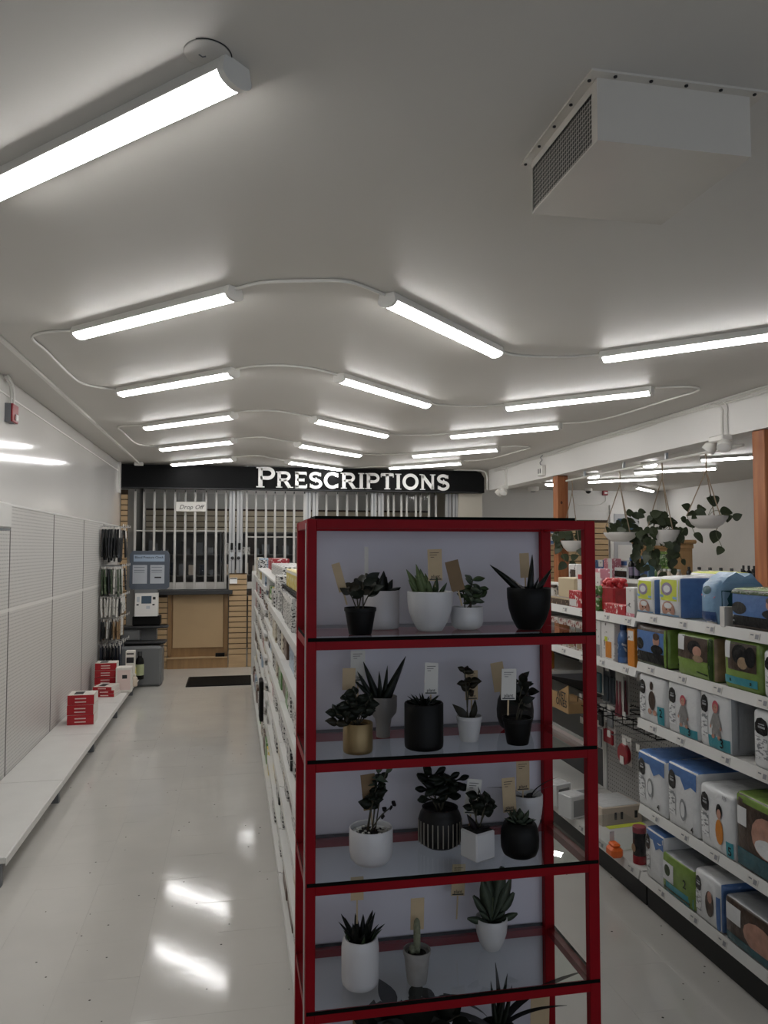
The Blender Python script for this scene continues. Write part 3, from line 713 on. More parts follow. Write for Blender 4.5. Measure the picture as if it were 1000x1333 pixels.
mt = MB().rbox(-.44, .44, -.36, .36, 0, .012, .006)
for q in range(22): mt.box(-.42, .42, -.34+q*.031, -.325+q*.031, .012, .0145)
o = mt.build('floor_mat', 'black'); put(o, (-.13, 10.28, .0)); tag(o, 'black ribbed rubber mat on the floor before the counter', 'mat')

place_light((.7, 12.6), 0, 'tube light on the ceiling inside the pharmacy behind the dark sign', 'tube lights of the pharmacy')
mat('dispensary_slat', '#c9bba2', .5)
# behind the gates: slat wall and dark cabinets with stock
slat_wall('slat_wall', 'dim beige slat wall deep inside the pharmacy', -1.5, 3.6, 13.9, 2.0, 2.42, .1, mats='dispensary_slat', base=False)
wp = struct(MB().box(-1.55, 3.68, 13.94, 14.04, 0, CEIL).build('wall_dispensary', 'wall_paint', flat=True))
mat('stock_grey', '#6c6b68', .5)
for k in range(4):
    x0 = -1.45+k*1.27
    t = thing('dispensary_shelves', 'dark open stock shelves inside the pharmacy, %s from the left' % ORD[k], 'shelves', (x0, 13.30, 0))
    MB().box(0, 1.25, .42, .44, 0, 2.0).build('back', 'stock_grey', t)
    for s in (0, 1.23): MB().box(s, s+.02, 0, .42, 0, 2.0).build('side', 'stock_grey', t)
    for z in (.9, 1.25, 1.6, 1.98): MB().box(.02, 1.23, 0, .42, z, z+.02).build('shelf', 'stock_grey', t)
    for z in (1.27, 1.62):
        x = .06
        while x < 1.12:
            s = random.uniform(.05, .13); hh = random.uniform(.08, .24)
            carton('stock_carton', '%s carton on the %s shelf of the %s stock unit behind the gates' % (nth(('d', k, z)), 'lower' if z < 1.5 else 'upper', ORD[k]), 'box', (x0+x+s/2, 13.30+.12, z), (s, .12, hh), [random.choice(['mid_grey', 'pack_white', 'box_cream', 'dark_grey', 'pack_navy'])], group='cartons on the dispensary shelves')
            x += s+random.uniform(.01, .09)

# ------------------------------------------------------------ red display rack
RX0, RX1, RYF, RYB, RZT = .188, .995, 2.0, 2.333, 1.797
PT = .0255
rk = thing('display_rack', 'tall red metal display rack with glass shelves and a pale back board', 'rack', (RX0, RYF, 0))
rw, rd = RX1-RX0, RYB-RYF
for (x, y) in ((0, 0), (rw-PT-.006, 0), (0, rd-PT), (rw-PT-.006, rd-PT)):
    w_ = PT if x == 0 else PT+.006
    MB().rbox(x, x+w_, y, y+PT, 0, RZT, .002).build('post', 'red_metal', rk)
SZ = [1.488, 1.176, .866, .548, .235]         # glass tops
def level(z, th, glass_m, nm):
    z0 = z-.010-th
    r = []
    MB().box(PT, rw-PT-.006, 0, .02, z0, z-.010).build('front_rail', 'red_metal', rk, flat=True)
    MB().box(PT, rw-PT-.006, rd-.02, rd, z0, z-.010).build('back_rail', 'red_metal', rk, flat=True)
    for x in (0, rw-.025): MB().box(x+.002, x+.022, PT, rd-PT, z0, z-.010).build('side_rail', 'red_metal', rk, flat=True)
    g = MB().box(.003, rw-.003, -.001, rd-.004, z-.0098, z)
    g.m = [1, 1, 0, 0, 0, 0]; g.m = [0, 0, 1, 1, 1, 1]
    g.build('glass_shelf', ['shelf_glass', 'glass_edge'], rk, flat=True)
mat('glass_edge', '#0b0e0b', 0.7, spec=0.05)
mat('glass_edge_top', '#2b2f2c', 0.2)
for z in SZ: level(z, .022, 'shelf_glass', '')
z = RZT
for (a, b_, c_, d_) in ((PT, rw-PT-.006, 0, .022), (PT, rw-PT-.006, rd-.022, rd)): MB().box(a, b_, c_, d_, z-.024, z).build('top_rail', 'red_metal', rk, flat=True)
for x in (0, rw-.025): MB().box(x+.002, x+.022, PT, rd-PT, z-.024, z).build('side_rail', 'red_metal', rk, flat=True)
g = MB().box(.02, rw-.06, -.001, rd, z, z+.008); g.m = [0, 0, 1, 1, 1, 1]
g.build('glass_top', ['shelf_glass', 'glass_edge'], rk, flat=True)
mat('back_board', '#d0ccd6', 0.55, noise=0.05, nscale=2)
MB().box(.002, rw-.004, rd+.001, rd+.007, .05, z-.001).build('back_board', 'back_board', rk, flat=True)
MB().box(-.001, .003, PT+.012, PT+.02, .0, z-.01).build('side_glass_edge', 'shelf_white', rk, flat=True)

# ------------------------------------------------------------ potted plants
def leaf_mesh(name, outline, n=6, thick=.0, cup=.15, droop=.25, w=1.0):
    """unit leaf along +x: outline(t) gives the half width at t; thick for succulents"""
    vs = []; fs = []
    for i in range(n+1):
        t = i/n; hw = max(outline(t), .004)*w; z = -droop*t*t
        vs += [(t, -hw, z+cup*hw), (t, 0, z), (t, hw, z+cup*hw)]
        if thick: vs += [(t, 0, z+thick*math.sin(PI*min(1, t*.9+.1))+.01)]
    k = 4 if thick else 3
    for i in range(n):
        a, b = i*k, (i+1)*k
        if thick: fs += [(a, a+1, b+1, b), (a+1, a+2, b+2, b+1), (a+2, a+3, b+3, b+2), (a+3, a, b, b+3)]
        else: fs += [(a, b, b+1, a+1), (a+1, b+1, b+2, a+2)]
    mb = MB().add(vs, fs)
    me = bpy.data.meshes.new(name); me.from_pydata(mb.v, [], mb.f); me.polygons.foreach_set('use_smooth', [True]*len(mb.f)); me.update()
    return me
LEAF = {
 'oval': leaf_mesh('oval', lambda t: .30*math.sin(PI*t**.8)),
 'round': leaf_mesh('round', lambda t: .42*math.sin(PI*t**.75), thick=.10, droop=.05),
 'spike': leaf_mesh('spike', lambda t: .11*(1-t)**.7+.004, thick=.09, droop=.02),
 'blade': leaf_mesh('blade', lambda t: .12*math.sin(PI*(t*.85+.15)**.8)+.008, thick=.05, droop=-.02),
 'strap': leaf_mesh('strap', lambda t: .045*(1-t**3)+.003, n=12, droop=.75),
 'spoon': leaf_mesh('spoon', lambda t: .06+.17*max(0, math.sin(PI*max(0, (t-.25)/.75)))*(1 if t > .25 else 0), thick=.06, droop=.05),
 'heart': leaf_mesh('heart', lambda t: (.42*math.sqrt(max(.03, 1-((t-.3)/.31)**2)) if t < .3 else .42*math.cos(PI/2*(t-.3)/.7)**.85), n=10, droop=.15, cup=.2),
 'pad': leaf_mesh('pad', lambda t: .34*math.sin(PI*(t*.92+.06)), thick=.14, droop=.0),
}
LM = {}
def leaf(kind, m, base, d, length, width=1.0, parent=None, roll=0.0, name='leaf', face=None):
    k = (kind, m)
    if k not in LM:
        me = LEAF[kind].copy(); me.materials.clear(); me.materials.append(MATS[m]); LM[k] = me
    o = link(name, LM[k], parent); d = Vector(d).normalized()
    up = Vector(face) if face else (Vector((0, 0, 1)) if abs(d.z) < .97 else Vector((0, -1, 0)))
    if up.cross(d).length < .05: up = up+Vector((.3, .1, .2))
    y = up.cross(d).normalized(); z = d.cross(y)
    if roll:
        y, z = y*math.cos(roll)+z*math.sin(roll), z*math.cos(roll)-y*math.sin(roll)
    Mx = Matrix(((d.x, y.x, z.x, base[0]), (d.y, y.y, z.y, base[1]), (d.z, y.z, z.z, base[2]), (0, 0, 0, 1)))
    o.matrix_local = Mx @ Matrix.Diagonal((length, length*width, length, 1))
    return o
mat('leaf_dark', '#161c13', 0.45, spec=.22, noise=.35, nscale=30); mat('leaf_green', '#354429', 0.45, spec=.22, noise=.3, nscale=40); mat('leaf_grey', '#495244', 0.5, spec=.22, noise=.25, nscale=40)
mat('leaf_brown', '#2c281d', 0.45, spec=.22, noise=.4, nscale=40); mat('leaf_purple', '#1b1518', 0.45, spec=.22, noise=.3, nscale=30); mat('leaf_light', '#6f7b52', 0.5, spec=.22, noise=.35, nscale=60, col2='#3f5233')
mat('leaf_black', '#0c100a', 0.4, spec=.22, noise=.3, nscale=30); mat('stem', '#3a3526', 0.7); mat('stem_green', '#4a5236', 0.6); mat('cactus', '#7d8068', 0.8, noise=.3, nscale=60, bump=.6, bscale=150)
mat('leaf_hang', '#3a432e', 0.4, spec=.35, noise=.35, nscale=30)
mat('pot_white', '#c9c7c8', 0.28); mat('pot_grey', '#77726f', 0.45); mat('pot_black', '#070707', 0.5, spec=0.2); mat('pot_gold', '#8f7a55', 0.42, metal=0.55, noise=.15, nscale=14); mat('pot_brown', '#1d1917', 0.5, spec=0.25)
mat('pot_light', '#b3aeb0', 0.4); mat('pot_concrete', '#8f8c89', 0.7, noise=.15, nscale=40); mat('pot_ribbed', '#161413', 0.5, spec=0.25); mat('glaze', '#8a8378', 0.5)
mat('pebble', '#c7c4bd', 0.6)
POTS = {
 'taper': lambda R, H: [(R*.68, 0), (R*.72, .004), (R*.95, H*.86), (R*1.0, H*.87), (R*1.0, H), (R*.92, H), (R*.9, H*.88)],
 'cyl': lambda R, H: [(R*.92, 0), (R*.98, H*.03), (R, H*.12), (R, H*.98), (R*.97, H), (R*.9, H), (R*.88, H*.88)],
 'egg': lambda R, H: [(R*.5, 0), (R*.56, H*.03), (R*.78, H*.25), (R*.93, H*.5), (R*.99, H*.75), (R, H*.98), (R*.96, H), (R*.92, H*.98), (R*.88, H*.86)],
 'bowl': lambda R, H: [(R*.55, 0), (R*.75, H*.04), (R*.95, H*.18), (R, H*.4), (R, H*.97), (R*.97, H), (R*.92, H*.98), (R*.9, H*.86)],
 'round': lambda R, H: [(R*.6, 0), (R*.85, H*.12), (R*.98, H*.35), (R, H*.55), (R*.94, H*.82), (R*.8, H*.98), (R*.74, H), (R*.7, H*.9)],
 'squat': lambda R, H: [(R*.66, 0), (R*.86, H*.07), (R*.98, H*.25), (R, H*.5), (R*.97, H*.74), (R*.86, H*.92), (R*.74, H), (R*.68, H), (R*.66, H*.9)],
 'goblet': lambda R, H: [(R*.5, 0), (R*.52, H*.25), (R*.6, H*.45), (R*.95, H*.6), (R, H*.75), (R, H), (R*.94, H), (R*.9, H*.88)],
 'urn': lambda R, H: [(R*.62, 0), (R*.7, H*.02), (R*.95, H*.12), (R, H*.3), (R, H*.72), (R*.93, H*.85), (R*.82, H*.95), (R*.84, H), (R*.78, H), (R*.74, H*.88)],
 'jar': lambda R, H: [(R*.85, 0), (R*.97, H*.06), (R, H*.15), (R, H*.8), (R*.95, H*.92), (R*.86, H), (R*.8, H), (R*.78, H*.9)],
}
PLANT_GROUP = 'potted plants on the red rack'
def potted(label, px, py, Y, lvl, kind, wpx, hpx, potm, foliage, rnd=0):
    """px, py: the middle of the pot's foot in the photograph; wpx, hpx: the pot's size in it"""
    z = SZ[lvl]+.0006; p = ony(px, py, Y); mpp = (ray(px, py)*(Y/ray(px, py).y)).dot(_f)/F
    R, H = wpx*mpp/2, hpx*mpp
    t = thing('potted_plant', label, 'plant', (p.x, Y, z), 0, PLANT_GROUP)
    random.seed(rnd+hash(kind) % 1 + int(px))
    if kind == 'cube':
        b = MB(); a = R*.9
        b.rbox(-a, a, -a, a, 0, H, .004); pot = b.build('pot', potm, t); pot.rotation_euler = (0, 0, .42)
        MB().box(-a*.86, a*.86, -a*.86, a*.86, H-.001, H+.001).build('soil', 'soil', t).rotation_euler = (0, 0, .42)
        zs = H
    else:
        prof = POTS[kind](R, H)
        pot = MB().lathe(prof, 32, cap=True).build('pot', potm, t, angle=50)
        zs = prof[-1][1]-.001
        MB().lathe([(prof[-1][0], zs-.003), (prof[-1][0]*.98, zs), (prof[-1][0]*.5, zs+.002), (0, zs+.003)], 18, cap=False).build('soil', 'soil', t)
    foliage(t, R, H, zs, mpp, pot)
    return t
def stemtube(t, pts, r=.0025, m='stem'): return MB().tube(smoothpath(pts, 4), r, 6).build('stem', m, t)
def U(a, b): return random.uniform(a, b)
def rosette(kind, m, n, L, el=(10, 70), w=1.0, r0=.01):
    def f(t, R, H, z, mpp, pot):
        for i in range(n):
            a = i*2.4+U(-.2, .2); e = math.radians(el[0]+(el[1]-el[0])*i/max(1, n-1))
            l = L*mpp*U(.8, 1.05)
            leaf(kind, m, (r0*math.cos(a), r0*math.sin(a), z), (math.cos(a)*math.cos(e), math.sin(a)*math.cos(e), math.sin(e)), l, w, t)
    return f
def fan(kind, m, dirs, w=1.0):
    """dirs: (dx, dy_toward_camera, dz) in photo pixels for each leaf tip"""
    def f(t, R, H, z, mpp, pot):
        for (bx, dx, dz, *o) in dirs:
            yb = o[0] if o else 0; d = Vector((dx-bx, -yb, dz+(H-z)/mpp)); leaf(kind, m, (bx*mpp, U(-.006, .006), z-.002), d, d.length*mpp, w, t, 0, face=None if kind == 'strap' else (U(-.5, .5), -1, U(0, .4)))
    return f
def bush(kind, m, stems, per, L, w=1.0, m2=None):
    """stems: tips (dx, dz[, dy]) in photo pixels; leaves along each"""
    def f(t, R, H, z, mpp, pot):
        for st in stems:
            dx, dz = st[0]*mpp, st[1]*mpp+(H-z); dy = (st[2] if len(st) > 2 else U(-15, 15))*mpp
            A = Vector((U(-.2, .2)*R, U(-.2, .2)*R, z-.003)); B = Vector((dx, dy, z+dz)); C = (A+B)/2+Vector((0, 0, abs(dz)*.15))
            path = smoothpath([A, C, B], 4); stemtube(t, [A, C, B], .0018)
            for k in range(per):
                q = path[min(len(path)-1, int(len(path)*(0.35+.65*(k+1)/per)))]; a = k*2.4+U(0, 1.2)
                leaf(kind, m if (not m2 or k % 2) else m2, q, (math.cos(a), math.sin(a)*.7, U(-.2, .8)), 1.2*L*mpp*U(.75, 1.15), w, t, 0, face=(U(-.6, .6), -1, U(.0, 1.0)))
    return f
def combo(*fs):
    def f(*a):
        for g in fs: g(*a)
    return f
def pebbles(t, R, H, z, mpp, pot):
    for i in range(34):
        a, r = U(0, 2*PI), R*.82*math.sqrt(U(0, 1)); s = U(.003, .006)
        o = MB().ball((0, 0, 0), (s, s*.8, s*.6), 7, 5).build('pebble', 'pebble', t); o.location = (r*math.cos(a), r*math.sin(a), z+.004); o.rotation_euler = (0, 0, a)
def cactus_col(t, R, H, z, mpp, pot):
    b = MB(); n = 20; prof = [(.0085, 0), (.0095, .02), (.0095, .07), (.008, .085), (.003, .092)]
    for s, x in ((1.0, 0),):
        b.lathe([(r*1.0, q) for r, q in prof], 20, (0, 0, z))
    b.build('cactus_body', 'cactus', t)
    MB().ball((-.014, -.004, z+.012), (.009, .009, .014), 10, 7).build('cactus_body', 'cactus', t)
def ribs(t, R, H, z, mpp, pot):
    n = 26; me = None
    for i in range(n):
        a = 2*PI*i/n
        if me is None: o = MB().tube([(R*1.0, 0, H*.12), (R*1.003, 0, H*.4), (R*1.0, 0, H*.7)], .0017, 5).build('pot_rib', 'glaze', pot); me = o.data
        else: o = link('pot_rib', me, pot)
        o.rotation_euler = (0, 0, a)

potted('small black tapered pot with a thin reddish-leaved plant on the top glass shelf', 469, 820, 2.06, 0, 'taper', 42, 35, 'pot_black',
       bush('oval', 'leaf_brown', [(-18, 22, -10), (3, 33, 0), (18, 25, -5), (-6, 28, 10), (10, 36, 8)], 4, 17, 1.0, 'leaf_dark'), 1)
potted('pale grey cylinder pot with a dark pointed succulent behind the small black pot', 497, 815, 2.21, 0, 'cyl', 46, 49, 'pot_light',
       fan('blade', 'leaf_black', [(0, 2, 26), (-4, -14, 16, 4), (5, 14, 15, 4), (-3, -24, 8, 8), (6, 24, 5, 8), (0, -6, 20, -6), (0, 8, 18, -6)], 1.9), 2)
potted('largest white rounded pot with striped upright leaves on the top glass shelf', 560, 812, 2.12, 0, 'egg', 60, 51, 'pot_white',
       combo(fan('blade', 'leaf_light', [(-10, -32, 29), (-8, -20, 36), (-4, -14, 30, 6), (-14, -30, 16, 4), (-6, -22, 22, 9), (0, -6, 24, -4), (-12, -26, 8, 9)], 1.2), fan('blade', 'leaf_green', [(6, 8, 20, 5), (10, 22, 12), (-2, -10, 18, 2)], 1.2)), 3)
potted('short white pot with a bushy green rosette between the big white and black pots', 608, 814, 2.14, 0, 'bowl', 42, 29, 'pot_white',
       combo(bush('pad', 'leaf_green', [(8, 34, 0), (16, 24, -8), (-4, 22, 4), (4, 14, -12), (18, 12, 0)], 7, 13, .8, 'leaf_grey')), 4)
potted('large glossy black pot with three thick dark leaves on the top glass shelf', 689, 817, 2.10, 0, 'egg', 57, 54, 'pot_black',
       fan('spike', 'leaf_black', [(-6, -52, 31), (0, 5, 44), (8, 34, 26), (4, 12, 14, 8)], 1.2), 5)
potted('gold cylinder pot with a trailing jade plant on the second shelf', 466, 974, 2.06, 1, 'cyl', 39, 38, 'pot_gold',
       combo(bush('round', 'leaf_dark', [(-18, 30, -6), (-4, 38, 0), (14, 28, 0), (-30, 14, -10), (8, 20, -12), (22, 14, 6), (-12, 18, 12)], 5, 14, .9), bush('round', 'leaf_brown', [(-36, 4, -14)], 4, 15, .8)), 6)
potted('grey footed pot with a spiky aloe behind the gold pot', 499, 962, 2.21, 1, 'goblet', 36, 52, 'pot_grey',
       fan('spike', 'leaf_dark', [(-6, -26, 46), (-8, -40, 24), (-4, -6, 34, 5), (0, 6, 40), (2, 24, 38), (4, 16, 24, 6), (-6, -30, 12, 6), (2, 8, 14, 8), (-12, -34, 34), (0, 30, 52)], 1.0), 7)
potted('matt black cylinder pot with a low succulent in the middle of the second shelf', 552, 970, 2.07, 1, 'cyl', 51, 58, 'pot_black',
       combo(rosette('spike', 'leaf_dark', 13, 27, (22, 50), 1.3), rosette('spike', 'leaf_black', 8, 20, (45, 70), 1.3, .004)), 8)
potted('small white tapered pot with one thin upright plant on the second shelf', 611, 960, 2.12, 1, 'taper', 34, 32, 'pot_white',
       combo(bush('round', 'leaf_brown', [(-6, 58, 0), (2, 44, 3)], 6, 12, .8), fan('oval', 'leaf_brown', [(-2, -20, 16), (3, 12, 20), (2, 8, 14, 5)], .7)), 9)
potted('black tapered plastic pot with a dark leafy plant at the right of the second shelf', 674, 964, 2.06, 1, 'taper', 40, 34, 'pot_black',
       bush('oval', 'leaf_black', [(8, 42, 0), (16, 26, 4), (4, 24, -6), (20, 34, 8)], 4, 17, 1.0), 10)
potted('dark rounded pot hidden behind the black tapered pot on the second shelf', 671, 950, 2.22, 1, 'round', 48, 46, 'pot_brown',
       bush('oval', 'leaf_dark', [(6, 18, 0), (-8, 12, 0), (14, 10, 4)], 3, 13, 1.0), 11)
potted('white bowl pot topped with white pebbles and a small branching plant', 483, 1121, 2.10, 2, 'bowl', 57, 46, 'pot_white',
       combo(pebbles, bush('round', 'leaf_dark', [(8, 52, 0), (4, 40, -4), (14, 60, 4)], 6, 14, .9), bush('oval', 'leaf_grey', [(22, 74, 0), (10, 66, 4)], 4, 16, .8), bush('round', 'leaf_purple', [(28, 26, -4)], 4, 8, 1.1)), 12)
potted('dark ribbed pot with a bushy dark plant in the middle of the third shelf', 573, 1086, 2.18, 2, 'urn', 56, 50, 'pot_ribbed',
       combo(ribs, bush('spoon', 'leaf_black', [(-24, 32, 0), (-8, 38, 6), (8, 36, -6), (22, 32, 0), (-18, 18, -8), (14, 22, 6), (-4, 28, -10)], 6, 20, 1.0, 'leaf_dark')), 13)
potted('small white cube pot with a round-leaved sprig on the third shelf', 622, 1114, 2.08, 2, 'cube', 36, 36, 'pot_white',
       combo(bush('round', 'leaf_dark', [(2, 48, 0), (12, 34, -4), (-8, 30, 3), (18, 28, 0)], 4, 14, .9), fan('blade', 'leaf_purple', [(0, 16, 6, 6), (-2, -16, 22, 3)], 1.4)), 14)
potted('tall white pot behind the black round pot at the right of the third shelf', 686, 1088, 2.23, 2, 'egg', 42, 50, 'pot_white',
       combo(fan('strap', 'leaf_black', [(0, -26, 30), (4, 18, 30), (6, 14, 20, 4)], .9), rosette('oval', 'leaf_dark', 6, 14, (10, 40))), 15)
potted('squat black round pot with a grey-green rosette at the right of the third shelf', 677, 1113, 2.07, 2, 'squat', 50, 44, 'pot_black',
       combo(rosette('pad', 'leaf_grey', 16, 20, (15, 75), .8), rosette('pad', 'leaf_green', 8, 12, (40, 80), .8, .004)), 16)
potted('tall white jar pot with stubby dark spikes on the fourth shelf', 469, 1266, 2.10, 3, 'jar', 49, 60, 'pot_white',
       combo(rosette('spike', 'leaf_black', 13, 34, (45, 80), 1.7, .02), rosette('spike', 'leaf_green', 6, 22, (50, 70), 1.4, .03)), 17)
potted('small concrete pot with a slim pale cactus on the fourth shelf', 543, 1283, 2.08, 3, 'taper', 36, 42, 'pot_concrete', cactus_col, 18)
potted('white tapered pot with a fanned grey-green succulent on the fourth shelf', 640, 1232, 2.21, 3, 'egg', 42, 40, 'pot_white',
       combo(fan('spoon', 'leaf_grey', [(0, -4, 56), (0, 16, 62), (0, 28, 46), (2, 32, 28), (0, -14, 48, 5), (-2, -24, 30), (2, 34, 4, 4), (-2, -34, 4, 4), (0, -18, 12, 8), (0, 16, 8, 9)], .62),
             lambda t, R, H, z, mpp, pot: stemtube(t, [(0, 0, z-.003), (0, 0, z+.04), (.002, 0, z+.07)], .005, 'stem_green')), 19)
potted('broad dark-leaved plant on the lowest glass shelf in view', 540, 1480, 2.10, 4, 'cyl', 60, 66, 'pot_black',
       combo(bush('oval', 'leaf_black', [(-60, 36, -10), (-30, 46, 0), (0, 48, 8), (30, 44, 0), (60, 34, -6), (-44, 24, 12), (44, 20, 12), (0, 36, -14), (-18, 30, -20), (20, 32, -20)], 4, 34, 1.05)), 20)
potted('plant with long arching strap leaves on the lowest glass shelf', 648, 1470, 2.14, 4, 'cyl', 50, 60, 'pot_brown',
       combo(fan('strap', 'leaf_black', [(0, -90, 92), (0, 48, 96), (0, -30, 84, 6), (0, 40, 60, 8), (0, 10, 56, 10), (0, -50, 50, 8)], 1.4), fan('spike', 'leaf_dark', [(0, 16, 66), (0, -8, 60), (4, 20, 54, 5)], .7)), 21)

def plant_tag(label, px, py, Y, wpx, hpx, m, lvl, stick=22, tilt=0, lean=0.0, dark=True):
    """card on a stick; px, py is the middle of the card's lower edge"""
    p = ony(px, py, Y); mpp = (ray(px, py)*(Y/ray(px, py).y)).dot(_f)/F; W_, H_ = wpx*mpp, hpx*mpp
    t = thing('plant_tag', label, 'tag', (p.x, Y, p.z), 0, 'plant tags on the red rack'); t.rotation_euler = (lean, tilt, 0)
    c = MB().box(-W_/2, W_/2, -.0006, .0006, 0, H_).build('card', m, t, flat=True)
    if dark:
        k = MB().box(-W_*.42, W_*.42, -.0012, -.0006, H_*.03, H_*.065); k.build('printed_bar', 'ink', c, flat=True)
        k = MB(); text(k, 'plant', frame((0, -.001, H_*.09), (1, 0, 0), (0, 0, 1)) @ scl(W_*.32), 0, .01); k.build('lettering', 'ink', c)
        k = MB()
        for i, (a, b) in enumerate(((-.35, .3), (-.35, .15), (-.3, -.05))): k.box(a*W_, b*W_, -.001, -.0006, H_*(.88-.07*i), H_*(.895-.07*i))
        k.build('print_lines', 'ink', c, flat=True)
    MB().box(-.0022, .0022, .0006, .002, -stick*mpp, H_*.5).build('stick', 'tag_tan', t, flat=True)
    return t
plant_tag('tan tag leaning left beside the small black pot', 447, 770, 2.08, 11, 38, 'tag_tan', 0, 18, -.28, dark=False)
plant_tag('narrow white tag standing tall behind the small black pot', 477, 756, 2.22, 5, 44, 'tag_white', 0, 10, 0, dark=False)
plant_tag('upright tan tag in the largest white pot', 567, 756, 2.11, 19, 41, 'tag_tan', 0, 8, -.03)
plant_tag('brown tag tilted over the short white pot', 597, 769, 2.12, 18, 40, 'tag_brown', 0, 20, -.24, dark=False)
plant_tag('pale tan tag behind the large glossy black pot', 684, 752, 2.20, 13, 32, 'tag_tan', 0, 14, -.05, dark=False)
plant_tag('tan tag behind the jade plant in the gold pot', 454, 898, 2.12, 17, 28, 'tag_tan', 1, 30, .02, dark=False)
plant_tag('white tag at the upper left of the second shelf', 466, 887, 2.24, 19, 40, 'tag_white', 1, 30, 0)
plant_tag('white tag standing in the matt black cylinder pot', 561, 904, 2.09, 18, 41, 'tag_white', 1, 8, .03)
plant_tag('tan tag behind the thin upright plant', 614, 911, 2.15, 17, 38, 'tag_tan', 1, 22, 0)
plant_tag('white tag in front of the dark pots at the right of the second shelf', 662, 911, 2.04, 20, 40, 'tag_white', 1, 20, .03)
plant_tag('tan tag behind the white tag at the right of the second shelf', 652, 900, 2.19, 17, 38, 'tag_tan', 1, 10, -.15, dark=False)
plant_tag('brown tag in the white bowl pot with pebbles', 483, 1054, 2.11, 19, 46, 'tag_brown', 2, 26, -.10, dark=False)
plant_tag('white tag leaning behind the sprig of the cube pot', 613, 1060, 2.13, 20, 45, 'tag_white', 2, 22, .13)
plant_tag('front tan tag by the tall white pot at the right of the third shelf', 664, 1057, 2.13, 18, 44, 'tag_tan', 2, 6, -.05)
plant_tag('rear tan tag in the tall white pot at the right of the third shelf', 681, 1029, 2.22, 18, 38, 'tag_tan', 2, 14, .0)
plant_tag('tan tag in the tall white jar pot', 465, 1172, 2.12, 17, 30, 'tag_tan', 3, 30, 0, dark=False)
plant_tag('pale tan tag behind the slim pale cactus', 543, 1210, 2.11, 18, 40, 'tag_tan', 3, 34, .02, dark=False)
plant_tag('tan tag behind the fanned succulent', 596, 1166, 2.27, 18, 40, 'tag_tan', 3, 30, .05)
plant_tag('pale card standing at the right of the lowest shelf in view', 702, 1372, 2.16, 26, 76, 'tag_tan', 4, 10, .03, dark=False)
plant_tag('brown card behind the broad dark leaves on the lowest shelf', 470, 1372, 2.2, 22, 60, 'tag_brown', 4, 10, .0, dark=False)
random.seed(11)

# ------------------------------------------------------------ right-hand gondola
GX, GB = 1.93, 2.40                           # shelf front edge, back panel
def gondola_bay(label, y0, y1, levels, back_m, kick=True, lips=True):
    t = thing('gondola_bay', label, 'shelving', (GB, y0, 0)); L = y1-y0
    MB().box(-.012, .0, .012, L-.012, .1, 1.44).build('back_panel', back_m, t, flat=True)
    for y in (0, L-.02): MB().box(-.02, .02, y, y+.02, 0, 1.46).build('upright', 'shelf_white', t, flat=True)
    MB().box(-.02, .02, 0, L, 1.44, 1.465).build('top_cap', 'shelf_white', t, flat=True)
    for i, (z, dep) in enumerate(levels):
        base = i == len(levels)-1
        s = MB().box(-dep, -.013, .003, L-.003, z-.02, z).build('base_deck' if base else 'shelf', 'shelf_white', t, flat=True)
        MB().add([(-dep-.012, .003, z-.038), (-dep-.012, L-.003, z-.038), (-dep-.002, L-.003, z+.006), (-dep-.002, .003, z+.006), (-dep, .003, z-.038), (-dep, L-.003, z-.038), (-dep, L-.003, z+.006), (-dep, .003, z+.006)],
                 [(0, 3, 2, 1), (4, 5, 6, 7), (0, 1, 5, 4), (3, 7, 6, 2), (0, 4, 7, 3), (1, 2, 6, 5)]).build('price_channel', 'shelf_white', s, flat=True)
        for k in range(int(L/.24)):
            yy = .1+k*.24+random.uniform(-.05, .05)
            if yy > L-.08: continue
            M = frame((-dep-.0115, yy+.03, z-.034), (0, -1, 0), (.22, 0, 1))
            lb = MB().box(0, .06, .004, .032, .0008, .0022, 0, M)
            lb.box(.008, .026, .02, .025, .0022, .0027, 1, M).box(.036, .055, .008, .026, .0022, .0027, 2, M)
            lb.build('price_label', ['tag_white', 'mid_grey', 'shelf_grey'], s, flat=True)
        if not base:
            for y in (.02, L-.024): MB().add([(-.013, y, z-.10), (-.013, y, z-.02), (-dep+.03, y, z-.02), (-dep+.03, y, z-.03), (-.013, y+.004, z-.10), (-.013, y+.004, z-.02), (-dep+.03, y+.004, z-.02), (-dep+.03, y+.004, z-.03)],
                                                [(0, 1, 2, 3), (7, 6, 5, 4), (0, 4, 5, 1), (1, 5, 6, 2), (2, 6, 7, 3), (3, 7, 4, 0)]).build('bracket', 'shelf_grey', s, flat=True)
    zb, db = levels[-1]
    MB().box(-db+.03, -.013, .003, L-.003, 0, zb-.022).build('kick_plate', 'kick_black', t, flat=True)
    return t
D = GB-GX-.012
NY0, NY1 = 2.25, 3.47
ZN = [1.405, 1.165, .895, .485, .165]
gondola_bay('right-hand gondola bay nearest the camera stacked with nappy packs', NY0, NY1, [(z, D) for z in ZN], 'peg_grey')
FY1 = 4.69
gondola_bay('right-hand gondola bay with hooks and gift boxes seen past the red rack', NY1+.006, FY1, [(1.375, D), (1.13, D), (.165, D)], 'peg_grey')
gondola_bay('right-hand gondola bay with dark shelves seen through the red rack', FY1+.006, 5.91, [(1.375, D), (1.13, D), (.93, D-.04), (.73, D-.04), (.165, D)], 'dark_grey')
for o in [q for q in bpy.data.objects if q.get('label', '').startswith('right-hand gondola bay')]:
    MB().box(.025, .045, 0, 1.21, 0.0, 1.46).build('rear_sheet', 'shelf_white', o, flat=True)

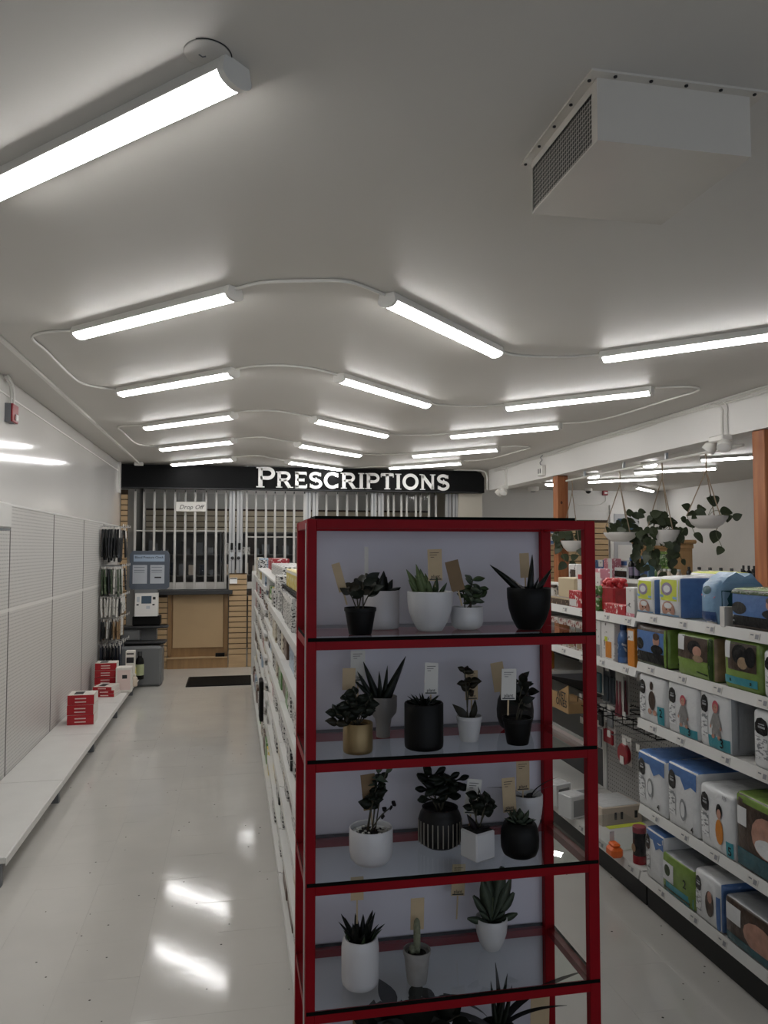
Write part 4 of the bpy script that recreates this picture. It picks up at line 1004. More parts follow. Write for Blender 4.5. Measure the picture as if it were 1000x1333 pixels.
# ------------------------------------------------------------ soft packs with printed fronts
GRID = [-1, -.95, -.84, -.5, 0, .5, .84, .95, 1]
def soft(h, r, bulge):
    """rounded box, half sizes h; returns a point function for the surface"""
    def pt(p):
        q = [max(-h[i]+r, min(h[i]-r, p[i]*h[i])) for i in range(3)]
        d = Vector([p[i]*h[i]-q[i] for i in range(3)]); L = d.length
        q = Vector(q)+(d*(r/L) if L > 1e-9 else Vector())
        a = max(range(3), key=lambda i: abs(p[i])); b, c = (a+1) % 3, (a+2) % 3
        q[a] += math.copysign(bulge*(1-min(1, abs(p[b]))**3)*(1-min(1, abs(p[c]))**3), p[a])
        return q
    return pt
def pack(label, y_far, y_near, z0, h, depth, mats, prints, x=GX+.012, name='nappy_pack', cat='pack', group='nappy packs on the right-hand gondola', bulge=.006, r=.018, top=None, jit=0.0, end=None):
    """soft pack whose printed front faces the aisle; u runs from the far edge (0) to the near edge (1), v upward"""
    L = y_far-y_near; hs = (depth/2, L/2, h/2); pt = soft(hs, min(r, depth*.3), bulge)
    b = MB(); n = len(GRID)-1
    for a in range(3):
        bb, cc = (a+1) % 3, (a+2) % 3
        for sg in (-1, 1):
            vs = []
            for i in range(n+1):
                for j in range(n+1):
                    p = [0, 0, 0]; p[a] = sg; p[bb] = GRID[i]; p[cc] = GRID[j]; vs.append(pt(p))
            fs = []
            for i in range(n):
                for j in range(n):
                    q = (i*(n+1)+j, (i+1)*(n+1)+j, (i+1)*(n+1)+j+1, i*(n+1)+j+1); fs.append(q if sg > 0 else q[::-1])
            mi = 0
            if a == 2 and sg > 0 and top: mi = top
            if a == 1 and sg < 0 and end: mi = end
            b.add(vs, fs, mi)
    def P(u, v, e): q = pt([-1, 1-2*u, 2*v-1]); return (q.x-e, q.y, q.z)
    e = .0012
    for i, pr in enumerate(prints):
        ee = e*(1+i*.25); kd = pr[0]; mi = pr[-1]
        if kd == 'r':
            _, u0, u1, v0, v1, _m = pr; k = 5; vs = []; fs = []
            for q in range(k+1):
                for w_ in range(k+1): vs.append(P(u0+(u1-u0)*q/k, v0+(v1-v0)*w_/k, ee))
            for q in range(k):
                for w_ in range(k): fs.append((q*(k+1)+w_, (q+1)*(k+1)+w_, (q+1)*(k+1)+w_+1, q*(k+1)+w_+1))
            b.add(vs, [f[::-1] if False else f for f in fs], mi)
        elif kd == 'e':
            _, u, v, ru, rv, _m = pr; k = 14
            vs = [P(u, v, ee)]+[P(u+ru*math.cos(2*PI*q/k), v+rv*math.sin(2*PI*q/k), ee) for q in range(k)]
            b.add(vs, [(0, 1+q, 1+(q+1) % k) for q in range(k)], mi)
        elif kd == 'p':
            _, pts, _m = pr; b.add([P(u, v, ee) for u, v in pts], [tuple(range(len(pts)))], mi)
        elif kd == 't':
            _, s, u, v, hh, _m = pr; tv, tf = textmesh(s, .02, 0); k = hh*h/.7
            b.add([P(u+tx*k/L, v+ty*k/h, ee) for tx, ty, _z in tv], tf, mi)
        elif kd == 'er':                          # patch on the near end face
            _, u0, u1, v0, v1, _m = pr; k = 4; vs = []; fs = []
            for q in range(k+1):
                for w_ in range(k+1):
                    g = pt([2*(u0+(u1-u0)*q/k)-1, -1, 2*(v0+(v1-v0)*w_/k)-1]); vs.append((g.x, g.y-ee, g.z))
            for q in range(k):
                for w_ in range(k): fs.append((q*(k+1)+w_, (q+1)*(k+1)+w_, (q+1)*(k+1)+w_+1, q*(k+1)+w_+1))
            b.add(vs, fs, mi)
    # wrinkle the film a little
    o = b.build(name, mats); put(o, (x+depth/2, (y_far+y_near)/2, z0+h/2), jit)
    return tag(o, label, cat, group)
NZ = {'film_brown': .55, 'film_tan': .4, 'film_skin': .3, 'film_green': .2, 'film_dkgreen': .4, 'film_cloth': .3, 'film_blue': .15, 'film_purple': .3, 'film_teal_d': .4}
for nm, c, r_ in (('film_white', '#d3d4d4', .22), ('film_grey', '#8e9092', .25), ('film_blue', '#5577ab', .22), ('film_sky', '#7d9fbd', .22), ('film_lime', '#bfc748', .25), ('film_green', '#7a9448', .25),
                  ('film_dkgreen', '#2c4419', .25), ('film_black', '#141416', .22), ('film_brown', '#4a3a30', .3), ('film_teal', '#3c8b96', .3), ('film_skin', '#b98b78', .4), ('film_pink', '#b34a58', .4),
                  ('film_cloth', '#8f8d8a', .5), ('film_orange', '#c57b28', .4), ('film_dkblue', '#2f4a78', .25), ('film_teal_d', '#2c5c66', .25), ('film_purple', '#8a7d96', .3), ('film_tan', '#9c8468', .4)):
    mat(nm, c, r_, bump=.45, bscale=26, noise=NZ.get(nm, 0), nscale=28, col2=None)
printed('small_print', '#d3d4d4', '#7b7d80', (90, 40, 120), .47, .3)
EMB = [(0.10, .64), (.13, .60), (.22, .58), (.27, .62), (.28, .74), (.25, .84), (.19, .88), (.13, .85), (.10, .76)]
def emblem(u=0, v=0, s=1.0, m=1): return ('p', [(.19+u+(a-.19)*s*1.45, .73+v+(b_-.73)*s) for a, b_ in EMB], m)
W0, BK, TL, SK, PK, CL = 'film_white', 'film_black', 'film_teal', 'film_skin', 'film_pink', 'film_cloth'
def baby(u, v, s, head, body, skin):
    return [('e', u-.075*s, v-.17*s, .055*s, .085*s, body), ('e', u+.075*s, v-.17*s, .055*s, .085*s, body), ('e', u-.09*s, v-.235*s, .05*s, .035*s, skin), ('e', u+.09*s, v-.235*s, .05*s, .035*s, skin), ('e', u, v, .105*s, .17*s, body),
            ('p', [(u-.08*s, v+.12*s), (u-.17*s, v-.06*s), (u-.13*s, v-.09*s), (u-.05*s, v+.04*s)][::-1], body), ('p', [(u+.08*s, v+.12*s), (u+.17*s, v-.06*s), (u+.13*s, v-.09*s), (u+.05*s, v+.04*s)], body),
            ('e', u-.15*s, v-.085*s, .025*s, .03*s, skin), ('e', u+.15*s, v-.085*s, .025*s, .03*s, skin), ('e', u, v+.24*s, .09*s, .10*s, head), ('e', u+.004, v+.22*s, .065*s, .07*s, skin), ('e', u-.02*s, v+.235*s, .010*s, .010*s, 1), ('e', u+.03*s, v+.235*s, .010*s, .010*s, 1), ('r', u-.015*s, u+.025*s, v+.185*s, v+.192*s, 4)]
def fy(px, py, x=GX+.012): return onx(px, py, x).y
def fz(px, py, x=GX+.012): return onx(px, py, x).z
def ph(px, py_top, z, x=GX+.012): return fz(px, py_top, x)-z
Z = ZN[0]+.0008
LIME = [W0, BK, 'film_lime', 'film_blue', 'film_purple', SK, 'small_print', 'film_sky']
lime_prints = [('r', .04, .96, .42, .93, 2), ('e', .45, .70, .26, .16, 4), ('e', .45, .70, .16, .09, 0), ('e', .5, .20, .30, .21, 5), ('e', .5, .30, .18, .07, 0), ('e', .42, .20, .03, .02, 1), ('e', .60, .20, .03, .02, 1), ('r', .05, .95, .04, .09, 7), ('p', [(.1, .5), (.9, .46), (.9, .52), (.1, .56)], 7)]
pack('lime and white nappy pack farthest along the top shelf of the near bay', fy(829, 790), fy(852, 795), Z, ph(832, 752, Z), .24, LIME, lime_prints+[('er', .02, .98, .04, .9, 3)], end=3)
pack('lime nappy pack with a blue side and white stripe on the top shelf', fy(858, 795), fy(886, 800), Z, ph(860, 750, Z), .26, LIME, lime_prints+[('er', .02, .98, .03, .88, 3), ('er', .48, .6, .03, .95, 7), ('er', .68, .9, .34, .55, 0), ('er', .7, .88, .38, .52, 7)], end=3)
pack('lime pack in the second row behind the blue-sided nappy pack', fy(845, 790)+.1, fy(880, 800)+.06, Z, .20, .16, LIME, lime_prints, x=GX+.29, top=2)
t_ = [ 'film_sky', W0, 'film_teal_d', 'film_pink', 'film_dkblue', 'small_print']
pack('pale blue bag pack with a gathered top on the top shelf', fy(912, 800), fy(936, 805), Z, ph(915, 756, Z), .22, t_, [('p', [(.1, .70), (.9, .66), (.85, .62), (.15, .66)], 3), ('e', .5, .8, .22, .1, 2), ('er', .05, .95, .05, .80, 2), ('r', .1, .9, .05, .3, 4)], bulge=.012, r=.03)
MBp = MB()
for q in range(2):
    pass
o = MB().prism([(-.09, 0), (.09, 0), (.05, .045), (.02, .03), (-.02, .05), (-.06, .03)], .11, 0, frame((0, .055, 0), (1, 0, 0), (0, 0, 1))).build('bag_top', 'film_sky')
bt = [x for x in bpy.data.objects if x.get('label', '').startswith('pale blue bag pack')][0]
o.parent = bt; o.location = (0, 0, ph(915, 756, Z)/2-.012)
pc_ = onx(928, 812, GX-.0)
carton('price_card', 'white folded price card leaning before the pale blue pack', 'card', (GX+.018, pc_.y+.03, Z), (.003, .055, .12), ['tag_white', 'ink'], 0, prints=(('l', .3, .7, .55, .6, 1), ('l', .3, .7, .4, .43, 1))).rotation_euler = (0, -.10, .15)
carton('white_carton', 'small plain white box at the front of the top shelf before the dark pack', 'box', (GX+.03, fy(940, 815)-.012, Z), (.05, .03, .08), ['tag_white', 'film_grey'], 0)
DARK = ['film_brown', BK, 'film_green', 'film_blue', SK, 'film_white', 'film_dkgreen', 'film_tan', 'film_teal_d', 'film_grey']
def scenic(sky=True):
    p = [('r', .04, .96, .30, .86, 3 if sky else 1)]
    p += [('r', .04, .96, .10, .34, 1), ('p', [(.04, .30), (.96, .22), (.96, .26), (.04, .35)], 5), ('p', [(.04, .18), (.96, .12), (.96, .15), (.04, .22)], 9), ('e', .16, .52, .13, .15, 1), ('e', .70, .66, .10, .16, 4), ('e', .70, .76, .10, .09, 0), ('e', .72, .44, .18, .12, 1)]
    return p
pack('dark printed pack with a green top at the right end of the top shelf', fy(952, 815), fy(952, 815)-.36, Z, ph(955, 765, Z), .25, DARK, scenic()+[('r', .03, .97, .86, .97, 6)], top=2)
pack('clear-topped pale blue pack behind the dark printed pack', fy(950, 815)-.02, fy(950, 815)-.22, Z, .20, .14, ['film_sky', W0], [('r', .1, .9, .2, .8, 1)], x=GX+.30)
Z = ZN[1]+.0008
pack('blue-sky printed pack with green edges at the far end of the second shelf', fy(829, 858), fy(869, 868), Z, ph(832, 812, Z), .25, DARK, scenic()+[('r', .02, .98, .02, .09, 6), ('r', .93, .99, .03, .97, 2)], end=2)
GRN = ['film_green', BK, 'film_dkgreen', 'film_brown', SK, 'film_white', 'film_teal', 'film_tan', 'film_grey']
gp = [('r', .04, .86, .42, .93, 3), ('r', .05, .24, .60, .95, 5), ('e', .52, .70, .18, .16, 1), ('e', .60, .62, .12, .12, 4), ('e', .62, .46, .14, .08, 7), ('p', [(.02, .36), (.86, .30), (.86, .40), (.02, .48)], 0), ('p', [(.02, .20), (.86, .12), (.86, .15), (.02, .24)], 2)]
pack('green pack with a dark photo panel in the middle of the second shelf', fy(882, 872), fy(930, 882), Z, ph(885, 822, Z), .25, GRN, gp+[('r', .88, .99, .03, .97, 2)], end=7)
pack('green pack with a teal banner on the second shelf', fy(943, 885), fy(990, 898), Z, ph(945, 830, Z), .25, GRN, [('r', .03, .93, .40, .95, 3), ('r', .05, .22, .62, .96, 5), ('e', .5, .72, .22, .2, 1), ('e', .58, .56, .14, .12, 7), ('e', .78, .7, .14, .2, 1), ('r', .03, .95, .12, .27, 6), ('p', [(.2, .16), (.8, .16), (.8, .22), (.2, .22)], 2)])
WH = [W0, BK, TL, SK, PK, CL, 'small_print', 'film_brown', 'film_orange', 'film_blue', 'film_grey']
pack('white pack with a black emblem at the right end of the second shelf', fy(994, 900), fy(994, 900)-.26, Z, ph(995, 845, Z), .25, WH, [emblem(), ('r', .08, .32, .25, .5, 6)])
Z = ZN[2]+.0008
wp = lambda: [('r', .06, .30, .18, .55, 6), emblem(), ('r', .12, .26, .70, .735, 10), ('r', .13, .25, .755, .775, 10)]
pack('clear-wrapped white pack numbered 2 with a brown toy figure on the third shelf', fy(832, 930), fy(867, 945), Z, ph(835, 876, Z), .26, WH, wp()+[('e', .56, .50, .12, .2, 7), ('e', .54, .80, .06, .09, 7), ('e', .48, .26, .07, .06, 3), ('e', .66, .26, .07, .06, 3), ('r', .76, .97, .06, .42, 2), ('t', '2', .87, .22, .16, 1)])
pack('farther white pack numbered 3 with red-bonneted baby on the third shelf', fy(870, 946), fy(910, 962), Z, ph(872, 885, Z), .26, WH, wp()+[('r', .42, .97, .03, .20, 2)]+baby(.58, .46, 1.0, 4, 5, 3)+[('t', '3', .76, .08, .14, 1)])
pack('nearer white pack numbered 3, red-bonneted baby, grey end showing, third shelf', fy(912, 963), fy(953, 985), Z, ph(914, 893, Z), .27, WH, wp()+[('r', .32, .97, .03, .24, 2)]+baby(.58, .48, 1.05, 4, 5, 3)+[('t', '3', .76, .09, .15, 1), ('er', .1, .9, .1, .9, 10)], end=10)
pack('white pack with a black emblem at the right end of the third shelf', fy(981, 995), fy(981, 995)-.3, Z, ph(983, 922, Z), .26, WH, wp())
Z = ZN[3]+.0008
bl = [('r', .05, .95, .82, .96, 9), ('p', [(.45, .84), (.95, .84), (.95, .70), (.8, .74), (.62, .66), (.5, .78)], 9)]
pack('white and blue pack numbered 4 farthest along the fourth shelf', fy(831, 1040), fy(868, 1060), Z, ph(834, 976, Z), .27, WH, bl+wp()+[('e', .5, .42, .10, .17, 10), ('e', .5, .42, .07, .12, 0), ('t', '4', .76, .10, .10, 1)], top=9)
pack('white and blue pack beside the farthest pack on the fourth shelf', fy(870, 1062), fy(910, 1085), Z, ph(873, 990, Z), .27, WH, bl+wp()+[('e', .55, .34, .10, .17, 10), ('e', .55, .34, .07, .12, 0), ('t', '4', .82, .06, .09, 1)], top=9)
pack('white pack marked 106 and numbered 5 with a child in orange', fy(912, 1088), fy(957, 1115), Z, ph(915, 1008, Z)*.88, .27, WH, wp()+[('e', .62, .36, .11, .20, 8), ('e', .62, .68, .085, .12, 1), ('e', .62, .64, .06, .08, 3), ('r', .80, .98, .04, .28, 2), ('t', '5', .89, .08, .13, 1), ('t', '106', .76, .90, .06, 10)])
pack('dark pack with a green frame at the right end of the fourth shelf', fy(959, 1115), fy(959, 1115)-.36, Z, ph(962, 1030, Z), .26, DARK, [('r', .02, .98, .88, .98, 2), ('r', .03, .2, .58, .82, 5), ('e', .5, .55, .22, .26, 4), ('e', .55, .42, .22, .12, 5), ('r', .03, .97, .05, .28, 8)], top=2)
pack('blue-topped pack in the second row of the fourth shelf', fy(870, 1062), fy(905, 1085), Z, .24, .14, WH, bl, x=GX+.3, top=9)
pack('grey pack in the second row of the fourth shelf behind the pack marked 106', fy(912, 1088), fy(957, 1115), Z, .22, .14, ['film_grey', BK], [emblem()], x=GX+.3)
Z = ZN[4]+.0008
pack('white and blue pack farthest along the base shelf of the near bay', fy(841, 1140), fy(866, 1160), Z, ph(842, 1075, Z), .28, WH, bl+wp(), top=9)
pack('green pack numbered 2 with a teal band on the base shelf', fy(862, 1155), fy(904, 1190), Z, ph(866, 1108, Z), .28, GRN, [('r', .02, .98, .02, .30, 6), ('r', .04, .42, .32, .78, 5), ('e', .22, .58, .10, .14, 2), ('t', '2', .76, .44, .2, 2), ('r', .1, .9, .1, .16, 2)], top=8)
pack('white pack with a baby photo and blue side on the base shelf', fy(905, 1188), fy(940, 1222), Z, ph(908, 1130, Z), .28, WH, wp()+[('e', .62, .46, .15, .26, 7), ('e', .64, .6, .08, .12, 3), ('r', .86, .98, .05, .7, 9)], end=9)
pack('dark grey-brown pack at the right end of the base shelf', fy(944, 1220), fy(944, 1220)-.36, Z, ph(948, 1165, Z), .28, DARK, [('r', .04, .3, .5, .86, 5), ('e', .6, .5, .26, .3, 4), ('r', .05, .95, .05, .25, 8)], top=9)
pack('rolled green pack lying in the second row of the base shelf', fy(880, 1150), fy(935, 1200), Z, .19, .15, GRN, [], x=GX+.30)
pack('grey pack in the second row of the base shelf at the right', fy(938, 1200), fy(985, 1250), Z, .19, .15, ['film_grey', BK], [], x=GX+.30)

# ------------------------------------------------------------ goods of the far bay
ZF = .1658
mat('carton_tan', '#a08056', 0.55); mat('red_bright', '#b3262c', 0.4); mat('gift_red', '#9c1822', 0.4, noise=.3, nscale=40); mat('carton_beige', '#b8a88a', 0.6)
printed('print_red', '#a6202a', '#d8cfc8', (60, 60, 60), .42, .4); printed('print_white', '#cfccc8', '#55504c', (45, 45, 45), .38, .4)
printed('print_mixed', '#b9b3ab', '#7a4038', (40, 40, 40), .45, .4); printed('print_blue', '#3a5a86', '#c0c8d0', (45, 45, 45), .4, .4); printed('print_choc', '#4a382c', '#a08a70', (45, 60, 45), .42, .4)
printed('print_green', '#4d7036', '#c8c8b4', (45, 45, 45), .4, .4); printed('print_pink', '#c07a86', '#e6d8d8', (45, 45, 45), .42, .4)
Z = 1.3758
gy = lambda px: fy(px, 790, GX+.05)
FG = 'goods of the far bay'
def goods(label, px0, px1, z, h, dep, mats, prints=(), x=GX+.012, name='carton', cat='box', rz=0.0):
    ya, yb = fy(px0, 790, x), fy(px1, 790, x)
    return carton(name, label, cat, (x+dep/2, (ya+yb)/2, z), (dep, abs(ya-yb), h), mats, rz, FG, prints)
goods('white and pink patterned carton beside the lime nappy packs', 815, 826, Z, .15, .16, ['print_white', 'print_pink'], [('l', .0, 1, .0, .15, 1)])
goods('row of red gift boxes at the shelf edge under the red bag', 786, 814, Z, .055, .05, ['print_red'])
t = thing('gift_bag', 'red gift bag with a ruffled top behind the red gift boxes', 'bag', (GX+.12, fy(802, 790, GX+.12), Z), 0, FG)
MB().rbox(-.05, .05, -.07, .07, 0, .14, .01).build('bag', 'gift_red', t)
for k in range(26):
    a = k*2.4; q = MB().ball((0, 0, 0), (.02, .02, .016), 7, 5).build('ruffle', 'red_bright', t); q.location = (.05*math.cos(a)*(k/26)**.5, .075*math.sin(a)*(k/26)**.5, .145+.012*(k % 3))
t = thing('gift_basket', 'small green and white wrapped gift on the far bay top shelf', 'gift', (GX+.085, fy(782, 790, GX+.085), Z), 0, FG)
MB().rbox(-.045, .045, -.05, .05, 0, .07, .012).build('basket', 'print_green', t)
for k in range(8): MB().ball((.03*math.cos(k*2.4), .04*math.sin(k*2.4), .10+.012*(k % 3)), (.022, .022, .03), 8, 6).build('wrapped_sweet', ['print_white', 'print_green', 'red_bright'][k % 3], t)
goods('red carton with white print at the shelf edge inside the rack opening', 741, 757, Z, .10, .05, ['print_red', 'print_white'], [('l', .05, .6, .1, .5, 1)])
goods('white bottle-shaped carton behind the red printed carton', 752, 764, Z, .19, .06, ['print_white', 'red_bright'], [('l', .1, .9, .85, 1, 1)], x=GX+.10)
goods('wide beige carton on the far bay top shelf seen through the rack', 727, 748, Z, .16, .12, ['carton_beige', 'ink'], [('l', .7, .8, .05, .1, 1)], x=GX+.13)
goods('low brown chocolate tray along the edge of the far bay top shelf', 716, 742, Z, .05, .05, ['print_choc', 'carton_beige'], [('l', 0, 1, .8, 1, 1)])
goods('white carton with a dark picture standing behind the beige carton', 741, 752, Z, .24, .06, ['print_white', 'film_brown'], [('l', .2, .8, .6, .85, 1)], x=GX+.3)
bottle('jar', 'white jar with a dark lid on the far bay top shelf', (GX+.11, fy(719, 790, GX+.11), Z), .035, .11, 'print_white', 'film_brown', FG, .9)
bottle('jar', 'small blue-labelled jar beside the white jar', (GX+.09, fy(715, 790, GX+.09)+.06, Z), .03, .10, 'film_white', 'print_blue', FG, .9)
goods('pink carton behind the wrapped gift', 773, 783, Z, .22, .06, ['print_pink', 'print_white'], [('l', .1, .9, .5, .9, 1)], x=GX+.25)
Z2 = 1.1308
goods('tall white carton with an orange carrot picture on the second far-bay shelf', 782, 799, Z2, .20, .10, ['print_white', 'film_orange', 'film_lime'], [('l', .35, .8, .08, .5, 1), ('l', .3, .5, .5, .62, 2)])
goods('white carton left of the carrot carton on the second far-bay shelf', 774, 781, Z2, .20, .10, ['print_white', 'film_grey'], [('l', .1, .9, .05, .35, 1)])
goods('orange packet at the near end of the second far-bay shelf', 816, 825, Z2, .19, .08, ['film_orange', 'print_white'], [('l', .1, .9, .7, .95, 1)])
for k, (a, b_) in enumerate(((800, 804), (805, 809), (810, 814))):
    bottle('blue_bottle', ['left', 'middle', 'right'][k]+' blue bottle between the carrot carton and the orange packet', (GX+.06, fy((a+b_)/2, 850, GX+.06), Z2), .03, .2, 'film_blue', 'film_dkblue', FG, .5, 'print_blue')
for k, (a, b_) in enumerate(((716, 726), (727, 737), (738, 748), (749, 758))):
    goods(['first', 'second', 'third', 'fourth'][k]+' pale food packet on the second far-bay shelf, counted from the rack post', a, b_, Z2, .17, .09, ['print_mixed', 'film_tan', 'print_white'], [('l', .2, .8, .1, .5, 1)])
# hooks with hanging goods
hk = thing('hook_rows', 'chrome hooks with white price flags below the second far-bay shelf', 'display hooks', (GB-.012, NY1+.02, 0))
mat('hang_slate', '#3b444a', .45); mat('hang_rose', '#8a4048', .45); mat('hang_red', '#8c1320', .35); mat('hang_teal', '#3d5a60', .4)
spots = []
wr = thing('wire_rack', 'black wire rack among the hooks of the far bay', 'wire rack', (2.06, NY1+.05, .775))
for k in range(9): MB().tube([(0, k*.11, 0), (.30, k*.11, 0)], .003, 5).build('wire', 'black', wr)
for k in range(4): MB().tube([(k*.1, 0, .004), (k*.1, .88, .004)], .003, 5).build('wire', 'black', wr)
MB().tube([(0, 0, .045), (0, .88, .045)], .003, 5).build('wire', 'black', wr)
for k in range(9): MB().tube([(0, k*.11, 0), (0, k*.11, .045)], .0025, 5).build('wire', 'black', wr)
for z in (1.03, .80, .66):
    for k in range(6):
        y = .10+k*.17+U(-.02, .02)
        q = MB().tube([(0, y, z), (-.26, y, z), (-.28, y, z+.012)], .003, 5).build('hook', 'alu', hk)
        MB().box(-.284, -.281, y-.018, y+.018, z-.01, z+.028).build('price_flag', 'tag_white', q, flat=True)
        spots.append((y, z))
def hang(label, y, z, w_, h_, m, x=-.2, kind='card'):
    t = thing('hanging_pack', label, 'pack', (GB-.012+x, NY1+.02+y, z-.004), 0, 'hanging goods of the far bay')
    MB().box(-.001, .001, -w_/2, w_/2, -h_, 0).build('card', 'tag_white' if m != 'hang_slate' else 'mid_grey', t, flat=True)
    if kind == 'spoon':
        for s in (-.2, .2): MB().tube([(-.008, s*w_, -h_*.2), (-.008, s*w_, -h_*.6), (-.008, s*w_, -h_*.92)], [.004, .006, .014], 8).build('utensil', m, t)
    elif kind == 'pan':
        q = MB().lathe([(.0, 0), (w_*.5, 0), (w_*.55, -.02), (w_*.5, -.025), (0, -.025)], 24, cap=False).build('round_item', m, t); q.rotation_euler = (0, PI/2, 0); q.location = (-.004, 0, -h_*.62)
        MB().box(-.034, -.031, -.024, .016, -h_*.95, -h_*.68).build('sticker', 'tag_white', t, flat=True)
    else: MB().rbox(-.016, -.001, -w_*.42, w_*.42, -h_*.95, -h_*.25, .006).build('blister', m, t)
    return t
def hy(px, x): return onx(px, 900, GB-.012+x).y-NY1-.02
hang('slate grey hanging pack on the upper hooks', hy(790, -.22), 1.03, .09, .21, 'hang_slate', x=-.22)
hang('slate grey hanging pack nearest the pink spoons', hy(799, -.2), 1.03, .08, .22, 'hang_slate', x=-.2)
hang('teal hanging card on the upper hooks nearest the rack post', hy(781, -.24), 1.03, .09, .17, 'hang_teal', x=-.24)
hang('pink spoon set on the upper hooks', hy(807, -.24), 1.03, .09, .27, 'hang_rose', x=-.24, kind='spoon')
hang('second pink spoon set behind the first on the upper hooks', hy(814, -.2), 1.03, .09, .26, 'hang_rose', x=-.2, kind='spoon')
hang('black hanging card on the middle hooks', hy(784, -.22), .80, .06, .14, 'film_black', x=-.22)
hang('white hanging card on the middle hooks', hy(796, -.2), .80, .07, .13, 'film_grey', x=-.2)
hang('round red hanging dish with a white sticker', hy(815, -.25), .69, .105, .155, 'hang_red', x=-.25, kind='pan')
hang('red hanging packet behind the round red dish', hy(793, -.2), .69, .14, .12, 'hang_red', x=-.2)
hang('clear hanging packet left of the red packet', hy(780, -.22), .69, .09, .16, 'film_grey', x=-.22)
# goods on the base shelf
def bgoods(label, px, py, s, mats, prints=(), rz=0.0, x=None):
    p = onz(px, py, ZF)
    return carton('carton', label, 'box', (p.x if x is None else x, p.y, ZF), s, mats, rz, FG, prints)
bgoods('upright white box on the base shelf seen through the rack, farther one', 727, 1046, (.12, .10, .13), ['film_white', 'film_grey', BK], [('f', .15, .85, .1, .8, 1), ('t', .2, .8, .2, .8, 0)], .35)
bgoods('upright white box on the base shelf seen through the rack, nearer one', 745, 1062, (.12, .11, .13), ['film_white', 'film_grey', BK], [('f', .15, .85, .1, .8, 1)], .35)
bgoods('wide cream box with black letters at the back of the base shelf', 795, 1064, (.26, .24, .10), ['box_cream', BK, 'film_white'], [('f', .30, .36, .3, .7, 1), ('f', .45, .51, .3, .7, 1), ('f', .80, .87, .3, .7, 1), ('t', .05, .95, .05, .95, 2)], .1)
bgoods('flat white box stacked beside the cream box', 765, 1046, (.16, .18, .06), ['film_white', 'film_grey'], [('t', .1, .9, .1, .9, 1)], .1)
t = bgoods('clear toy box with a yellow edge on the base shelf', 803, 1098, (.22, .2, .12), ['clear_plastic', 'film_lime', 'film_white'], [('t', .0, 1, .0, .2, 1), ('f', .0, .12, .2, .9, 2)], .12)
mat('toy_orange', '#ef6f2c', .35)
o = MB().rbox(-.032, .032, -.04, .04, 0, .05, .012).rbox(-.022, .022, -.03, .03, .05, .068, .01).build('toy', 'toy_orange'); p = onz(795, 1104, ZF); put(o, (p.x-.03, p.y-.10, ZF)); tag(o, 'bright orange toy at the edge of the base shelf', 'toy')
t = thing('tin', 'tall black and red tin between the toy box and the nappy packs', 'tin', (GX+.06, fy(833, 1120, GX+.06), ZF), 0, FG)
MB().lathe([(.032, 0), (.032, .15)], 20).build('body', 'film_black', t); MB().lathe([(.033, .15), (.033, .175), (.03, .178)], 20).build('lid', 'hang_rose', t); MB().lathe([(.0325, .0), (.0325, .04)], 20, cap=False).build('red_band', 'hang_red', t)
MB().prism([(.018*math.cos(a), .02*math.sin(a)) for a in [2*PI*q/14 for q in range(14)]], .002, 0, frame((-.031, 0, .075), (0, -1, 0), (0, 0, 1))).build('round_print', 'film_tan', t)
# dark shelves of the third bay
p = onx(726, 925, GX+.05)
t = carton('wipes_carton', 'tan slant-cut carton with black lettering on the dark shelf seen through the rack', 'box', (GX+.13, p.y-.02, .7308), (.16, .30, .06), ['carton_tan'], 0, FG)
b = MB().prism([(0, .06), (.30, .06), (.30, .105), (.16, .11), (0, .17)], .004, 0, frame((-.08, .15, 0), (0, -1, 0), (0, 0, 1)))
b = MB().prism([(0, .0), (.30, .0), (.30, .17), (.16, .11), (.10, .10), (0, .105)], .005, 0, frame((-.08, .15, 0), (0, -1, 0), (0, 0, 1)))
b.build('slanted_front', 'carton_tan', t)
for s, zz in (('WET', .075), ('ONES', .03)):
    k = MB(); text(k, s, frame((-.0862, -.05, zz), (0, -1, 0), (0, 0, 1)) @ scl(.062), 0, .02); k.build('lettering', 'ink', t)
bottle('jar', 'orange jar on the upper dark shelf seen through the rack', (GX+.12, fy(714, 870, GX+.12), .9308), .04, .15, 'film_orange', 'film_white', FG, .9)
for k in range(3):
    p = onx(735+8*k, 862, GX+.02); MBx = carton('shelf_flag', 'small white price flag clipped below the far-bay shelves, %s from the rack post' % ORD[k], 'label', (GX+.10, FY1+.14+.16*(2-k), .9308), (.004, .035, .05), ['tag_white', 'ink'], 0, FG, (('l', .2, .8, .4, .6, 1),))

